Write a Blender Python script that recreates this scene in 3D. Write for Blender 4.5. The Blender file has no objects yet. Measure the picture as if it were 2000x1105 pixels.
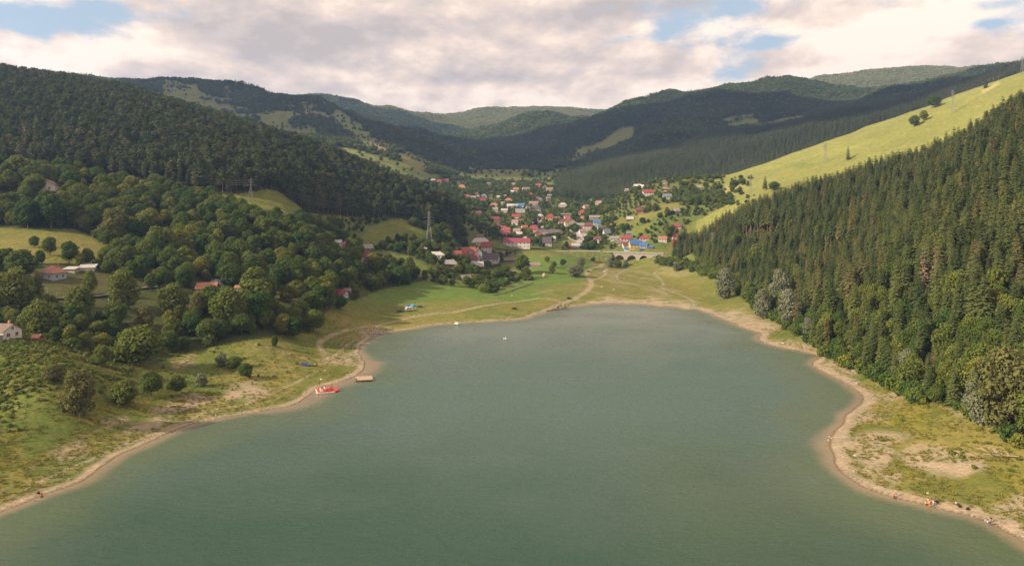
import bpy, math, random
import numpy as np
from mathutils import Vector, Matrix
R = math.radians
random.seed(7)
rng = np.random.default_rng(11)
scene = bpy.context.scene
COL = scene.collection

# ------------------------------------------------------------------ camera
F, HC, VH = 1351.0, 68.0, 425.0        # focal length in photo pixels, camera height over the lake, eye level row
cam_d = bpy.data.cameras.new('camera')
cam = bpy.data.objects.new('camera', cam_d); COL.objects.link(cam)
cam.location = (0, 0, HC); cam.rotation_euler = (R(90), 0, 0)
cam_d.sensor_width = 36.0; cam_d.lens = F / 2000 * 36.0
cam_d.shift_y = -(552.5 - VH) / 2000.0
cam_d.clip_start = 0.5; cam_d.clip_end = 30000
scene.camera = cam
# ------------------------------------------------------------------ render / colour
scene.view_settings.view_transform = 'Standard'; scene.view_settings.look = 'None'
scene.view_settings.exposure = 1.0; scene.view_settings.gamma = 1.0
cy = scene.cycles
cy.use_denoising = True; cy.denoiser = 'OPENIMAGEDENOISE'; cy.denoising_input_passes = 'RGB_ALBEDO_NORMAL'; cy.denoising_prefilter = 'NONE'
cy.max_bounces = 5; cy.diffuse_bounces = 2; cy.glossy_bounces = 2; cy.transmission_bounces = 2
cy.transparent_max_bounces = 6; cy.volume_bounces = 0
cy.volume_max_steps = 64
# ------------------------------------------------------------------ sun and sky
SUN_EL, SUN_AZ = 29.0, 202.0           # azimuth measured from +X, counter-clockwise (the sun stands over the left hill)
sd = Vector((math.cos(R(SUN_AZ)) * math.cos(R(SUN_EL)), math.sin(R(SUN_AZ)) * math.cos(R(SUN_EL)), math.sin(R(SUN_EL))))
sun_d = bpy.data.lights.new('sun', 'SUN'); sun = bpy.data.objects.new('sun', sun_d); COL.objects.link(sun)
sun_d.energy = 5.0; sun_d.angle = R(0.6); sun_d.color = (1.0, 0.85, 0.62)
sun.rotation_euler = sd.to_track_quat('Z', 'Y').to_euler()

class NT:
    """small helper to write node trees"""
    def __init__(s, tree):
        s.t = tree; tree.nodes.clear()
    def n(s, typ, **kw):
        nd = s.t.nodes.new(typ)
        for k, v in kw.items():
            if k.startswith('i_'):
                key = k[2:]
                key = int(key) if key.isdigit() else key.replace('_', ' ')
                s.set(nd.inputs[key], v)
            else: setattr(nd, k, v)
        return nd
    def set(s, inp, v):
        if isinstance(v, bpy.types.NodeSocket): s.t.links.new(v, inp)
        elif isinstance(v, bpy.types.Node): s.t.links.new(v.outputs[0], inp)
        else: inp.default_value = v
    def math(s, op, a, b=None, clamp=False):
        nd = s.t.nodes.new('ShaderNodeMath'); nd.operation = op; nd.use_clamp = clamp
        s.set(nd.inputs[0], a)
        if b is not None: s.set(nd.inputs[1], b)
        return nd.outputs[0]
    def mix(s, fac, a, b, blend='MIX'):
        nd = s.t.nodes.new('ShaderNodeMix'); nd.data_type = 'RGBA'; nd.blend_type = blend
        s.set(nd.inputs[0], fac); s.set(nd.inputs[6], a); s.set(nd.inputs[7], b)
        return nd.outputs[2]
    def ramp(s, fac, stops, interp='LINEAR'):
        nd = s.t.nodes.new('ShaderNodeValToRGB'); cr = nd.color_ramp; cr.interpolation = interp
        while len(cr.elements) < len(stops): cr.elements.new(0.5)
        for e, (p, c) in zip(cr.elements, stops):
            e.position = p; e.color = c if len(c) == 4 else (*c, 1)
        s.set(nd.inputs[0], fac); return nd.outputs[0]
    def smooth(s, x, a, b, lo=0.0, hi=1.0):
        nd = s.t.nodes.new('ShaderNodeMapRange'); nd.interpolation_type = 'SMOOTHSTEP'
        s.set(nd.inputs[0], x); nd.inputs[1].default_value = a; nd.inputs[2].default_value = b
        nd.inputs[3].default_value = lo; nd.inputs[4].default_value = hi
        return nd.outputs[0]
    def noise(s, vec, scale, detail=4, rough=0.55, dist=0.0):
        nd = s.n('ShaderNodeTexNoise'); nd.inputs['Scale'].default_value = scale
        nd.inputs['Detail'].default_value = detail; nd.inputs['Roughness'].default_value = rough
        nd.inputs['Distortion'].default_value = dist
        if vec is not None: s.set(nd.inputs['Vector'], vec)
        return nd.outputs['Fac']
    def vec(s, x, y, z=0.0):
        nd = s.n('ShaderNodeCombineXYZ'); s.set(nd.inputs[0], x); s.set(nd.inputs[1], y); s.set(nd.inputs[2], z)
        return nd.outputs[0]

world = bpy.data.worlds.new('World'); scene.world = world; world.use_nodes = True
w = NT(world.node_tree)
sky = w.n('ShaderNodeTexSky', sky_type='NISHITA', sun_disc=False)
sky.sun_elevation = R(SUN_EL); sky.sun_rotation = R(90 - SUN_AZ); sky.air_density = 1.0; sky.dust_density = 1.2; sky.altitude = 500
dirn = w.n('ShaderNodeTexCoord').outputs['Generated']
sp = w.n('ShaderNodeSeparateXYZ'); w.set(sp.inputs[0], dirn)
X, Y, Z = sp.outputs
az = w.math('ARCTAN2', X, Y)                     # 0 straight up the valley, + to the right
hyp = w.math('SQRT', w.math('ADD', w.math('MULTIPLY', X, X), w.math('MULTIPLY', Y, Y)))
el = w.math('ARCTAN2', Z, hyp)
# cloud deck: stretched sideways towards the horizon like a layer seen in perspective
def bump(a0, e0, ra, re):                        # soft round weight in the sky around a direction
    da = w.math('DIVIDE', w.math('SUBTRACT', az, a0), ra); de = w.math('DIVIDE', w.math('SUBTRACT', el, e0), re)
    return w.math('POWER', 2.718, w.math('MULTIPLY', -1.0, w.math('ADD', w.math('MULTIPLY', da, da), w.math('MULTIPLY', de, de))))
def sky_at(u, v):
    x = (u - 1000) / F; z = (VH - v) / F
    return math.atan2(x, 1), math.atan2(z, math.hypot(x, 1))
def spots(L):
    tot = None
    for (u, v, ra, re, s_) in L:
        g = w.math('MULTIPLY', bump(*sky_at(u, v), ra, re), s_); tot = g if tot is None else w.math('ADD', tot, g)
    return tot
def con(x, k): return w.math('ADD', w.math('MULTIPLY', w.math('SUBTRACT', x, 0.5), k), 0.5)
elw = w.math('POWER', w.math('MAXIMUM', w.math('ADD', el, 0.03), 0.001), 0.72)     # squeezes the layers towards the horizon
def cloudvec(da, de, z): return w.vec(w.math('ADD', az, da), w.math('MULTIPLY', w.math('ADD', elw, de), 1.9), z)
n_puff = w.noise(cloudvec(0, 0, 1.3), 6.4, 10, 0.57, 0.15)
n_off = w.noise(cloudvec(0.022, -0.028, 1.3), 6.4, 7, 0.55, 0.15)
n_mid = w.noise(cloudvec(0, 0, 4.3), 2.6, 7, 0.52, 0.2)
n_str = w.noise(w.vec(az, w.math('MULTIPLY', el, 5.5), 9.2), 2.6, 6, 0.52, 0.2)
gaps = spots([(80, 30, .10, .022, .70), (215, 20, .04, .014, .42), (15, 40, .05, .015, .3), (1350, 60, .055, .024, .58), (1430, 18, .09, .022, .62), (1440, 118, .05, .030, .55), (1420, 150, .05, .018, .35), (1545, 72, .055, .015, .65), (1500, 82, .03, .012, .4), (1935, 47, .03, .007, .62), (1960, 6, .06, .012, .42), (1725, 5, .03, .010, .4), (1240, 78, .06, .010, .2)])
n_wisp = w.noise(cloudvec(0, 0, 6.1), 17.0, 8, 0.6, 0.3)
dens = w.math('SUBTRACT', w.math('ADD', w.math('ADD', con(n_puff, 1.7), w.math('MULTIPLY', w.math('SUBTRACT', n_wisp, .5), 1.2)), w.math('MULTIPLY', w.math('SUBTRACT', n_mid, .5), 1.1)), gaps)
cover = w.smooth(dens, -0.22, 0.26)
bright = spots([(160, 80, .13, .035, .30), (270, 60, .06, .03, .25), (40, 95, .1, .02, .2), (1560, 130, .2, .02, .1), (1700, 55, .18, .04, .35), (1380, 45, .10, .012, .2), (1860, 95, .12, .02, .3), (950, 140, .12, .025, .12), (1050, 180, .3, .012, .1)])
grey = spots([(520, 30, .22, .05, .30), (760, 70, .22, .03, .18), (1080, 12, .18, .020, .42), (1180, 30, .1, .016, .2), (1640, 118, .10, .010, .50), (480, 100, .09, .02, .30), (1000, 155, .1, .008, .40), (400, 170, .16, .012, .25), (900, 50, .16, .03, .15), (560, 12, .1, .02, .12), (1250, 120, .2, .02, .12)])
n_p2 = w.noise(cloudvec(0, 0, 2.6), 13.0, 8, 0.58, 0.2); n_o2 = w.noise(cloudvec(0.010, -0.014, 2.6), 13.0, 6, 0.56, 0.2)
relief = w.math('ADD', w.math('MULTIPLY', w.math('SUBTRACT', n_puff, n_off), 2.7), w.math('MULTIPLY', w.math('SUBTRACT', n_p2, n_o2), 0.9))
light = w.math('ADD', w.math('MULTIPLY', w.math('SUBTRACT', n_mid, .5), 0.8), w.math('MULTIPLY', w.math('SUBTRACT', n_str, .5), 0.7))
light = w.math('ADD', w.math('SUBTRACT', w.math('ADD', w.math('ADD', light, relief), w.math('ADD', bright, 0.70)), grey), w.math('MULTIPLY', w.math('SUBTRACT', 0.28, dens), 0.10), clamp=True)
ccol = w.ramp(light, [(0.0, (0.57, 0.475, 0.42)), (0.3, (0.71, 0.58, 0.50)), (0.6, (0.91, 0.71, 0.575)), (0.85, (1.13, 0.89, 0.70)), (1.0, (1.22, 1.0, 0.80))])
hz = w.smooth(el, 0.05, 0.20, 1.0, 0.0)
ccol = w.mix(w.math('MULTIPLY', hz, 0.25), ccol, (0.70, 0.60, 0.56, 1))
bg_sky = w.n('ShaderNodeBackground', i_Strength=0.066); w.set(bg_sky.inputs[0], w.mix(0.72, sky.outputs[0], (5.0, 5.9, 6.6, 1)))
bg_cl = w.n('ShaderNodeBackground', i_Strength=0.60); w.set(bg_cl.inputs[0], ccol)
mx = w.n('ShaderNodeMixShader'); w.set(mx.inputs[0], cover); w.set(mx.inputs[1], bg_sky.outputs[0]); w.set(mx.inputs[2], bg_cl.outputs[0])
wo = w.n('ShaderNodeOutputWorld'); w.set(wo.inputs[0], mx.outputs[0])

# ------------------------------------------------------------------ numeric helpers
def smooth(a, b, x):
    t = np.clip((x - a) / (b - a), 0, 1); return t * t * (3 - 2 * t)
def _hash(ix, iy, s):
    h = (ix * 374761393 + iy * 668265263 + s * 974711) & 0x7fffffff
    h = ((h ^ (h >> 13)) * 1274126177) & 0x7fffffff
    return ((h ^ (h >> 16)) & 0xffff) / 65535.0
def vnoise(x, y, s=0):
    ix = np.floor(x).astype(np.int64); iy = np.floor(y).astype(np.int64)
    fx = x - ix; fy = y - iy; fx = fx * fx * (3 - 2 * fx); fy = fy * fy * (3 - 2 * fy)
    a = _hash(ix, iy, s); b = _hash(ix + 1, iy, s); c = _hash(ix, iy + 1, s); d = _hash(ix + 1, iy + 1, s)
    return (a * (1 - fx) + b * fx) * (1 - fy) + (c * (1 - fx) + d * fx) * fy
def fbm(x, y, s=0, oct=4):
    r = 0; a = 0.5; t = 0
    for o in range(oct):
        r = r + a * vnoise(x, y, s + 17 * o); t += a; x = x * 2.03 + 3.1; y = y * 2.03 + 1.7; a *= 0.5
    return r / t
def inpoly(u, v, P):
    P = np.asarray(P, float); c = np.zeros(np.shape(u), bool); j = len(P) - 1
    for i in range(len(P)):
        (x1, y1), (x2, y2) = P[i], P[j]
        c ^= ((y1 > v) != (y2 > v)) & (u < (x2 - x1) * (v - y1) / (y2 - y1 + 1e-12) + x1); j = i
    return c
def polydist(x, y, P, closed=False):
    """distance to a polyline"""
    P = np.asarray(P, float); best = np.full(np.shape(x), 1e9)
    n = len(P)
    for i in range(n if closed else n - 1):
        ax, ay = P[i]; bx, by = P[(i + 1) % n]
        dx, dy = bx - ax, by - ay; L = dx * dx + dy * dy + 1e-12
        t = np.clip(((x - ax) * dx + (y - ay) * dy) / L, 0, 1)
        best = np.minimum(best, (x - ax - t * dx) ** 2 + (y - ay - t * dy) ** 2)
    return np.sqrt(best)
def catmull(P, k=6):
    P = [np.array(p, float) for p in P]; P = [2 * P[0] - P[1]] + P + [2 * P[-1] - P[-2]]; out = []
    for i in range(1, len(P) - 2):
        for j in range(k):
            t = j / k; a, b, c, d = P[i - 1:i + 3]
            out.append(0.5 * ((2 * b) + (-a + c) * t + (2 * a - 5 * b + 4 * c - d) * t * t + (-a + 3 * b - 3 * c + d) * t ** 3))
    out.append(P[-2]); return np.array(out)
def w2(u, v):                       # pixel on the lake level -> world x, y
    d = F * HC / (v - VH); return ((u - 1000) / F * d, d)

# ------------------------------------------------------------------ terrain shape
SHORE = [(-420, 1260), (-200, 1100), (-80, 1035), (0, 1001), (50, 982), (80, 968), (120, 955), (170, 935), (205, 908), (240, 886), (290, 864), (330, 845), (370, 830), (400, 822), (440, 815), (480, 808), (530, 799), (565, 793), (590, 782), (605, 770), (628, 757), (650, 750), (676, 742), (700, 731), (711, 718), (712, 706), (703, 692), (704, 678), (716, 667), (735, 657), (765, 648), (800, 643), (840, 636), (880, 632), (920, 629), (960, 627), (1000, 625), (1030, 621), (1050, 613), (1075, 606), (1100, 600), (1130, 596), (1150, 593), (1175, 592), (1200, 591), (1230, 593), (1260, 594), (1290, 598), (1320, 599), (1340, 604), (1360, 604), (1380, 610), (1400, 618), (1430, 630), (1455, 641), (1485, 651), (1481, 661), (1495, 670), (1520, 677), (1545, 682), (1575, 689), (1602, 696), (1590, 704), (1586, 712), (1600, 723), (1625, 735), (1650, 748), (1668, 760), (1682, 772), (1681, 786), (1665, 799), (1648, 813), (1646, 826), (1628, 842), (1618, 868), (1627, 890), (1628, 906), (1645, 926), (1670, 943), (1715, 962), (1760, 975), (1810, 987), (1860, 998), (1900, 1008), (1935, 1022), (1970, 1042), (2000, 1060), (2100, 1125), (2300, 1270)]
shore_w = catmull([w2(*p) for p in SHORE], 5)
jit = (fbm(shore_w[:, 0] * .15, shore_w[:, 1] * .15, 5) - .5)[:, None] * np.array([[1.6, 2.4]])
shore_w = shore_w + jit
LAKE = np.vstack([shore_w, [[260, 60], [400, -400], [-400, -400], [-130, 60]]])
def shoredist(x, y):
    """+ on land, - in the lake"""
    x = np.asarray(x, float); y = np.asarray(y, float)
    out = np.full(x.shape, 400.0); near = (y < 1100)
    dd = polydist(x[near], y[near], shore_w); ins = inpoly(x[near], y[near], LAKE)
    out[near] = np.where(ins, -dd, dd); return out

CTRL = []                            # (u, v of bare ground, distance)
def line(pts, dtop=0.0, n=34):
    """pts (u, v, d); dtop = height in m of the trees whose tops were read as v"""
    pts = np.array(pts, float)
    for u in np.arange(pts[0, 0], pts[-1, 0] + 1, n):
        v = np.interp(u, pts[:, 0], pts[:, 1]); d = np.interp(u, pts[:, 0], pts[:, 2])
        CTRL.append((u, v + dtop * F / d, d))
PINE_CREST = [(-320, 60, 1060), (0, 136, 1050), (120, 150, 1040), (250, 170, 1030), (350, 198, 1020), (450, 232, 1000), (550, 258, 970), (640, 282, 930), (750, 331, 900), (850, 373, 870), (900, 405, 850)]
PINE_FOOT = [(-320, 300, 570), (0, 325, 590), (100, 332, 600), (200, 342, 610), (350, 365, 600), (450, 380, 600), (540, 368, 640), (600, 418, 640), (700, 425, 730), (780, 428, 765), (880, 445, 800)]
line(PINE_CREST, 17); line(PINE_FOOT)
line([(-320, 150, 1420), (100, 214, 1360), (300, 234, 1300), (500, 288, 1250), (640, 310, 1200), (750, 338, 1150), (850, 372, 1130)])
line([(-320, 90, 2200), (100, 158, 2250), (320, 166, 2200), (400, 172, 2250), (450, 176, 2300), (530, 182, 2300), (600, 203, 2300), (640, 218, 2250)])
line([(-320, 130, 3000), (300, 225, 3000), (500, 230, 3000), (640, 232, 2900)])
line([(560, 190, 4200), (600, 186, 4200), (640, 182, 4200), (700, 201, 4200), (760, 211, 4200), (800, 216, 4200), (860, 224, 4200), (885, 232, 4200)], 12)
line([(640, 217, 2200), (700, 228, 2150), (760, 252, 2050), (820, 286, 1950), (860, 311, 1850), (900, 330, 1780)], 14)
line([(700, 255, 2900), (800, 262, 2900), (860, 268, 2850)])
line([(885, 231, 4800), (930, 222, 4800), (980, 210, 4800), (1040, 213, 4800), (1100, 208, 4800), (1140, 215, 4800), (1165, 226, 4800)], 12)
line([(870, 268, 3300), (900, 263, 3350), (960, 246, 3400), (1000, 232, 3500), (1060, 224, 3500), (1120, 226, 3400), (1160, 227, 3250)], 12)
line([(1160, 224, 3250), (1250, 190, 3050), (1340, 178, 3000), (1400, 168, 2950), (1470, 165, 2950), (1550, 155, 2950), (1600, 164, 2900), (1650, 188, 2800)], 14)
line([(1590, 156, 4600), (1700, 140, 4600), (1780, 130, 4600), (1850, 133, 4600), (1940, 136, 4600), (2040, 120, 4600)], 12)
line([(1690, 185, 2600), (1760, 170, 2550), (1850, 152, 2500), (1960, 130, 2450), (2100, 100, 2400), (2340, 60, 2400)], 15)
RIDGE = [(1110, 352, 1480), (1150, 327, 1520), (1250, 300, 1600), (1330, 288, 1640), (1400, 272, 1660), (1500, 250, 1660), (1600, 222, 1640), (1700, 200, 1620), (1800, 178, 1600), (1900, 150, 1560), (1960, 128, 1530), (2000, 115, 1500), (2340, 20, 1500)]
line(RIDGE, 24)
line([(1130, 336, 1760), (1250, 296, 1880), (1400, 268, 1950), (1600, 240, 1950), (1800, 212, 1950), (2000, 170, 1900)])
line([(1400, 244, 2250), (1500, 238, 2250), (1570, 226, 2250), (1640, 216, 2250)])
GRASS_CREST = [(1370, 368, 1230), (1400, 353, 1230), (1500, 316, 1200), (1600, 281, 1180), (1700, 247, 1160), (1800, 213, 1150), (1900, 173, 1140), (2000, 140, 1130), (2340, 20, 1130)]
line(GRASS_CREST)
line([(1480, 346, 1350), (1700, 282, 1330), (1900, 216, 1320), (2000, 184, 1310), (2340, 70, 1310)])
line([(1400, 378, 1080), (1500, 365, 1000), (1600, 330, 1000), (1700, 315, 950), (1840, 254, 950), (2000, 190, 940), (2340, 60, 940)])
line([(1450, 402, 900), (1600, 374, 850), (1750, 344, 800), (1900, 300, 770), (2000, 250, 760), (2340, 110, 760)])
SPR_CREST = [(1325, 470, 840), (1400, 428, 780), (1500, 388, 720), (1650, 335, 660), (1800, 288, 620), (1900, 238, 600), (2000, 168, 590), (2340, 20, 590)]
SPR_BASE = [(1300, 500, 860), (1350, 505, 800), (1380, 530, 700), (1480, 600, 480), (1600, 655, 350), (1700, 700, 290), (1800, 745, 245), (1900, 795, 212), (2000, 850, 190), (2340, 1010, 145)]
line(SPR_CREST, 22); line(SPR_BASE)
for p in [(100, 362, 545), (100, 452, 455), (0, 440, 460), (200, 480, 450), (100, 535, 382), (0, 530, 385), (90, 583, 340), (10, 660, 270), (50, 690, 246), (150, 775, 210), (0, 800, 212), (-300, 700, 235), (-300, 500, 400), (0, 900, 178), (220, 700, 285),
          (300, 400, 565), (300, 500, 450), (400, 560, 412), (480, 600, 372), (350, 690, 310), (500, 680, 318), (600, 640, 365), (650, 590, 430), (680, 520, 560), (600, 480, 530), (708, 500, 600), (670, 475, 650), (760, 470, 690), (838, 476, 722), (830, 503, 665), (740, 560, 545), (850, 548, 600), (850, 600, 480), (950, 560, 620), (1000, 600, 500), (1100, 580, 560), (760, 610, 460),
          (900, 505, 820), (930, 522, 750), (1010, 486, 880), (1040, 522, 770), (1100, 503, 850), (1100, 493, 905), (1180, 516, 890), (1250, 517, 880), (1200, 560, 650), (1280, 560, 650), (1345, 560, 650), (1330, 501, 890), (1100, 450, 1020), (1130, 482, 935), (1035, 421, 1120), (1000, 402, 1200), (930, 392, 1250), (960, 436, 1060), (910, 440, 1000), (870, 360, 1400), (990, 366, 1400), (1080, 372, 1430), (1150, 412, 1170), (1230, 474, 930), (1230, 432, 1010), (1230, 390, 1090), (1290, 386, 1060), (1300, 412, 985), (1290, 442, 930), (1340, 352, 1190), (1240, 366, 1150), (1200, 388, 1180),
          (1000, 340, 1700), (1080, 328, 2000), (1100, 350, 1600), (900, 345, 1650), (960, 330, 1900),
          (330, 202, 2000), (400, 242, 1750), (500, 252, 1800), (600, 268, 1680), (700, 282, 1550), (760, 288, 1500), (820, 322, 1400), (600, 232, 2000), (700, 255, 1800), (880, 342, 1500),
          (1120, 312, 2300), (1180, 286, 2400), (1235, 252, 2550), (1280, 275, 2150), (1180, 310, 2050), (900, 300, 2500), (1000, 300, 2500), (1060, 290, 2600), (960, 280, 2900), (820, 270, 3400), (1300, 240, 2500), (1450, 205, 2550), (1680, 190, 3300), (1700, 180, 3700),
          (1165, 246, 3900), (1165, 240, 4350), (1100, 240, 4100), (1000, 246, 4100), (930, 258, 4000), (885, 262, 3800), (885, 246, 4400), (820, 245, 4700), (1250, 222, 3900), (1250, 232, 4700), (1400, 205, 3900), (1550, 185, 3700), (760, 240, 3600), (640, 215, 3500),
          (-500, 230, 6500), (0, 235, 6500), (500, 235, 6500), (1000, 240, 6500), (1500, 230, 6500), (2000, 220, 6500), (2500, 200, 6500)]:
    CTRL.append(p)
SH_D = np.array([w2(*p) for p in SHORE])[::2]
for x, y in SH_D: CTRL.append((1000 + F * x / y, VH + F * HC / y, y))
for u in (300, 800, 1200, 1600, 2200, -200):
    for d in (60, 100): CTRL.append((u, VH + F * (HC + 6) / d, d))
for u, d in ((700, 180), (1000, 180), (1300, 180), (900, 280), (1200, 280), (1400, 280), (1100, 380), (1300, 400)): CTRL.append((u, VH + F * (HC + 5) / d, d))
C = np.array(CTRL)
cu, cl = C[:, 0] / F, np.log(C[:, 2]); cw = (VH + F * HC / C[:, 2]) - C[:, 1]
def tps(r2): return 0.5 * r2 * np.log(r2 + 1e-12)
n = len(C)
A = np.zeros((n + 3, n + 3)); A[:n, :n] = tps((cu[:, None] - cu) ** 2 + (cl[:, None] - cl) ** 2) + 1e-6 * np.eye(n)
A[:n, n] = A[n, :n] = 1; A[:n, n + 1] = A[n + 1, :n] = cu; A[:n, n + 2] = A[n + 2, :n] = cl
SOL = np.linalg.solve(A, np.concatenate([cw, np.zeros(3)]))

TT = np.concatenate([np.linspace(-1.06, -0.80, 30, endpoint=False), np.linspace(-0.80, 0.80, 680), np.linspace(0.80, 1.06, 31)[1:]])
LY = np.concatenate([np.linspace(math.log(22), math.log(95), 40, endpoint=False), np.linspace(math.log(95), math.log(1300), 420, endpoint=False), np.linspace(math.log(1300), math.log(6800), 110)])
gt, gl = np.meshgrid(TT, LY)                    # rows = rings
GY = np.exp(gl); GX = gt * GY
# evaluate the smooth surface on a coarser grid, then refine
ct = np.linspace(-1.07, 1.07, 215); clg = np.linspace(LY[0] - .01, LY[-1] + .01, 230)
a, b = np.meshgrid(ct, clg); W = np.zeros(a.shape)
for i in range(0, n, 40):
    W += (tps((a[..., None] - (cu[i:i + 40] - 1000 / F)) ** 2 + (b[..., None] - cl[i:i + 40]) ** 2) * SOL[:n][i:i + 40]).sum(-1)
W += SOL[n] + SOL[n + 1] * (a + 1000 / F) + SOL[n + 2] * b
def bil(G, xs, ys, x, y):
    fx = np.clip((x - xs[0]) / (xs[1] - xs[0]), 0, len(xs) - 1.001); fy = np.clip((y - ys[0]) / (ys[1] - ys[0]), 0, len(ys) - 1.001)
    i = fx.astype(int); j = fy.astype(int); fx = fx - i; fy = fy - j
    return (G[j, i] * (1 - fx) + G[j, i + 1] * fx) * (1 - fy) + (G[j + 1, i] * (1 - fx) + G[j + 1, i + 1] * fx) * fy
GZ = bil(W, ct, clg, gt, gl) * GY / F
SDIST = shoredist(GX, GY)
rdg = 1 - np.abs(2 * fbm(GX / 420 + 3, GY / 520, 203, 3) - 1) ** .8
relief_n = (rdg - .72) * 75 * np.clip((GY - 1500) / 900, 0, 1) * (1 - .6 * np.clip((GY - 3600) / 700, 0, 1)) + (fbm(GX / 160, GY / 160, 3) - .5) * np.clip((GY - 900) / 1500, 0, 1) * 46 + (fbm(GX / 40, GY / 40, 9) - .5) * np.clip((GY - 300) / 900, 0, 1) * 5
GZ = GZ + relief_n
s_in = 0.085 * np.clip(SDIST, 0, 60)
t_in = smooth(4, 55, SDIST)
land = (1 - t_in) * np.minimum(s_in, 5) + t_in * np.maximum(GZ, 0.4 + 0.02 * np.clip(SDIST, 0, 60))
land = land + (fbm(GX / 6, GY / 6, 21) - .5) * 0.5 * smooth(2, 25, SDIST) * (GY < 1200)
GZ = np.where(SDIST > 0, land + 0.02, np.maximum(0.16 * SDIST, -7))
GU = 1000 + F * gt; GV = VH - F * (GZ - HC) / GY
VMIN = np.minimum.accumulate(GV, axis=0)       # how far up the picture the nearer ground reaches
def _ij(x, y):
    t = np.interp(np.asarray(x) / y, TT, np.arange(len(TT))); l = np.interp(np.log(y), LY, np.arange(len(LY)))
    return np.clip(t, 0, len(TT) - 1.001), np.clip(l, 0, len(LY) - 1.001)
def samp(G, x, y):
    x = np.asarray(x, float); y = np.asarray(y, float); t, l = _ij(x, y)
    i = t.astype(int); j = l.astype(int); fx = t - i; fy = l - j
    return (G[j, i] * (1 - fx) + G[j, i + 1] * fx) * (1 - fy) + (G[j + 1, i] * (1 - fx) + G[j + 1, i + 1] * fx) * fy
def hgt(x, y): return samp(GZ, x, y)
def hit(u, v, dmin=0):
    """photo pixel -> the ground it shows (x, y, z)"""
    t = (u - 1000) / F; l = np.arange(len(LY), dtype=float)
    ti = np.interp(t, TT, np.arange(len(TT))); i = min(int(ti), len(TT) - 2); fx = ti - i
    col = GV[:, i] * (1 - fx) + GV[:, i + 1] * fx
    ok = np.where((col[1:] <= v) & (np.exp(LY[1:]) > dmin))[0]
    if len(ok) == 0: j = len(LY) - 2; f = 0
    else:
        j = ok[0]; f = np.clip((col[j] - v) / (col[j] - col[j + 1] + 1e-9), 0, 1)
    y = math.exp(LY[j] + (LY[j + 1] - LY[j]) * f); x = t * y
    return x, y, float(hgt(x, y))

# ------------------------------------------------------------------ materials
MATS = {}
def mat(name, col, rough=0.7, spec=0.3, metal=0.0, var=0.12, scale=3.0, bump=0.0):
    """plain surface with a little procedural mottling"""
    if name in MATS: return MATS[name]
    m = bpy.data.materials.new(name); m.use_nodes = True; t = NT(m.node_tree); MATS[name] = m
    tc = t.n('ShaderNodeTexCoord').outputs['Object']
    nz = t.noise(tc, scale, 5, 0.6)
    fac = t.smooth(nz, 0.3, 0.7, 1 - var, 1 + var)
    c = t.n('ShaderNodeVectorMath', operation='SCALE'); c.inputs[0].default_value = col; t.set(c.inputs[3], fac)
    p = t.n('ShaderNodeBsdfPrincipled', i_Roughness=rough, i_Metallic=metal); t.set(p.inputs['Base Color'], c.outputs[0])
    p.inputs['Specular IOR Level'].default_value = spec
    if bump:
        b = t.n('ShaderNodeBump', i_Strength=bump, i_Distance=0.05); t.set(b.inputs['Height'], nz); t.set(p.inputs['Normal'], b.outputs[0])
    o = t.n('ShaderNodeOutputMaterial'); t.set(o.inputs[0], p.outputs[0]); return m
def leafmat(name, c1, c2, trans=0.3, c3=None):
    if name in MATS: return MATS[name]
    m = bpy.data.materials.new(name); m.use_nodes = True; t = NT(m.node_tree); MATS[name] = m
    rnd = t.n('ShaderNodeObjectInfo').outputs['Random']
    c = t.mix(rnd, (*c1, 1), (*c2, 1))
    if c3 is not None:
        r2 = t.math('FRACT', t.math('MULTIPLY', rnd, 17.31))
        c = t.mix(t.smooth(r2, 0.86, 0.92), c, (*c3, 1))
    tc = t.n('ShaderNodeTexCoord').outputs['Object']
    nz = t.noise(tc, 0.55, 3, 0.6)
    c = t.mix(0.55, c, t.mix(1.0, c, t.ramp(nz, [(0.3, (0.62, 0.66, 0.62)), (0.7, (1.45, 1.38, 1.2))]), 'MULTIPLY'))
    d = t.n('ShaderNodeBsdfPrincipled', i_Roughness=0.75); t.set(d.inputs['Base Color'], c)
    d.inputs['Specular IOR Level'].default_value = 0.12
    tr = t.n('ShaderNodeBsdfTranslucent'); t.set(tr.inputs[0], t.mix(1.0, c, (1.15, 1.2, 0.6, 1), 'MULTIPLY'))
    ms = t.n('ShaderNodeMixShader', i_0=trans); t.set(ms.inputs[1], d.outputs[0]); t.set(ms.inputs[2], tr.outputs[0])
    o = t.n('ShaderNodeOutputMaterial'); t.set(o.inputs[0], ms.outputs[0]); return m

# ------------------------------------------------------------------ land cover, read as polygons of the photo + distance
def ln(pts, u, k): 
    p = np.array(pts, float); return np.interp(u, p[:, 0], p[:, k])
DENSE = [(-350, 300), (0, 332), (200, 350), (420, 388), (500, 425), (590, 440), (650, 440), (690, 480), (720, 512), (800, 532), (838, 547), (742, 566), (690, 588), (660, 585), (640, 605), (605, 650), (545, 655), (450, 668), (345, 695), (300, 712), (215, 705), (150, 690), (20, 640), (-350, 640)]
MEAD_L = [(-350, 440), (0, 446), (150, 448), (200, 475), (222, 492), (196, 512), (120, 517), (0, 512), (-350, 512)]
MEAD_L2 = [(112, 372), (165, 370), (205, 372), (200, 384), (120, 386)]
GARDEN = [(-350, 640), (0, 648), (60, 655), (150, 690), (120, 720), (40, 735), (-350, 735)]
VILL = [(842, 352), (900, 345), (1000, 350), (1090, 358), (1180, 385), (1235, 352), (1330, 342), (1400, 362), (1420, 400), (1340, 440), (1318, 470), (1290, 487), (1180, 488), (1040, 489), (1000, 500), (985, 512), (950, 525), (930, 540), (850, 545), (830, 510), (790, 500), (700, 500), (640, 480), (600, 430), (640, 425), (780, 430), (880, 450)]
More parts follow.
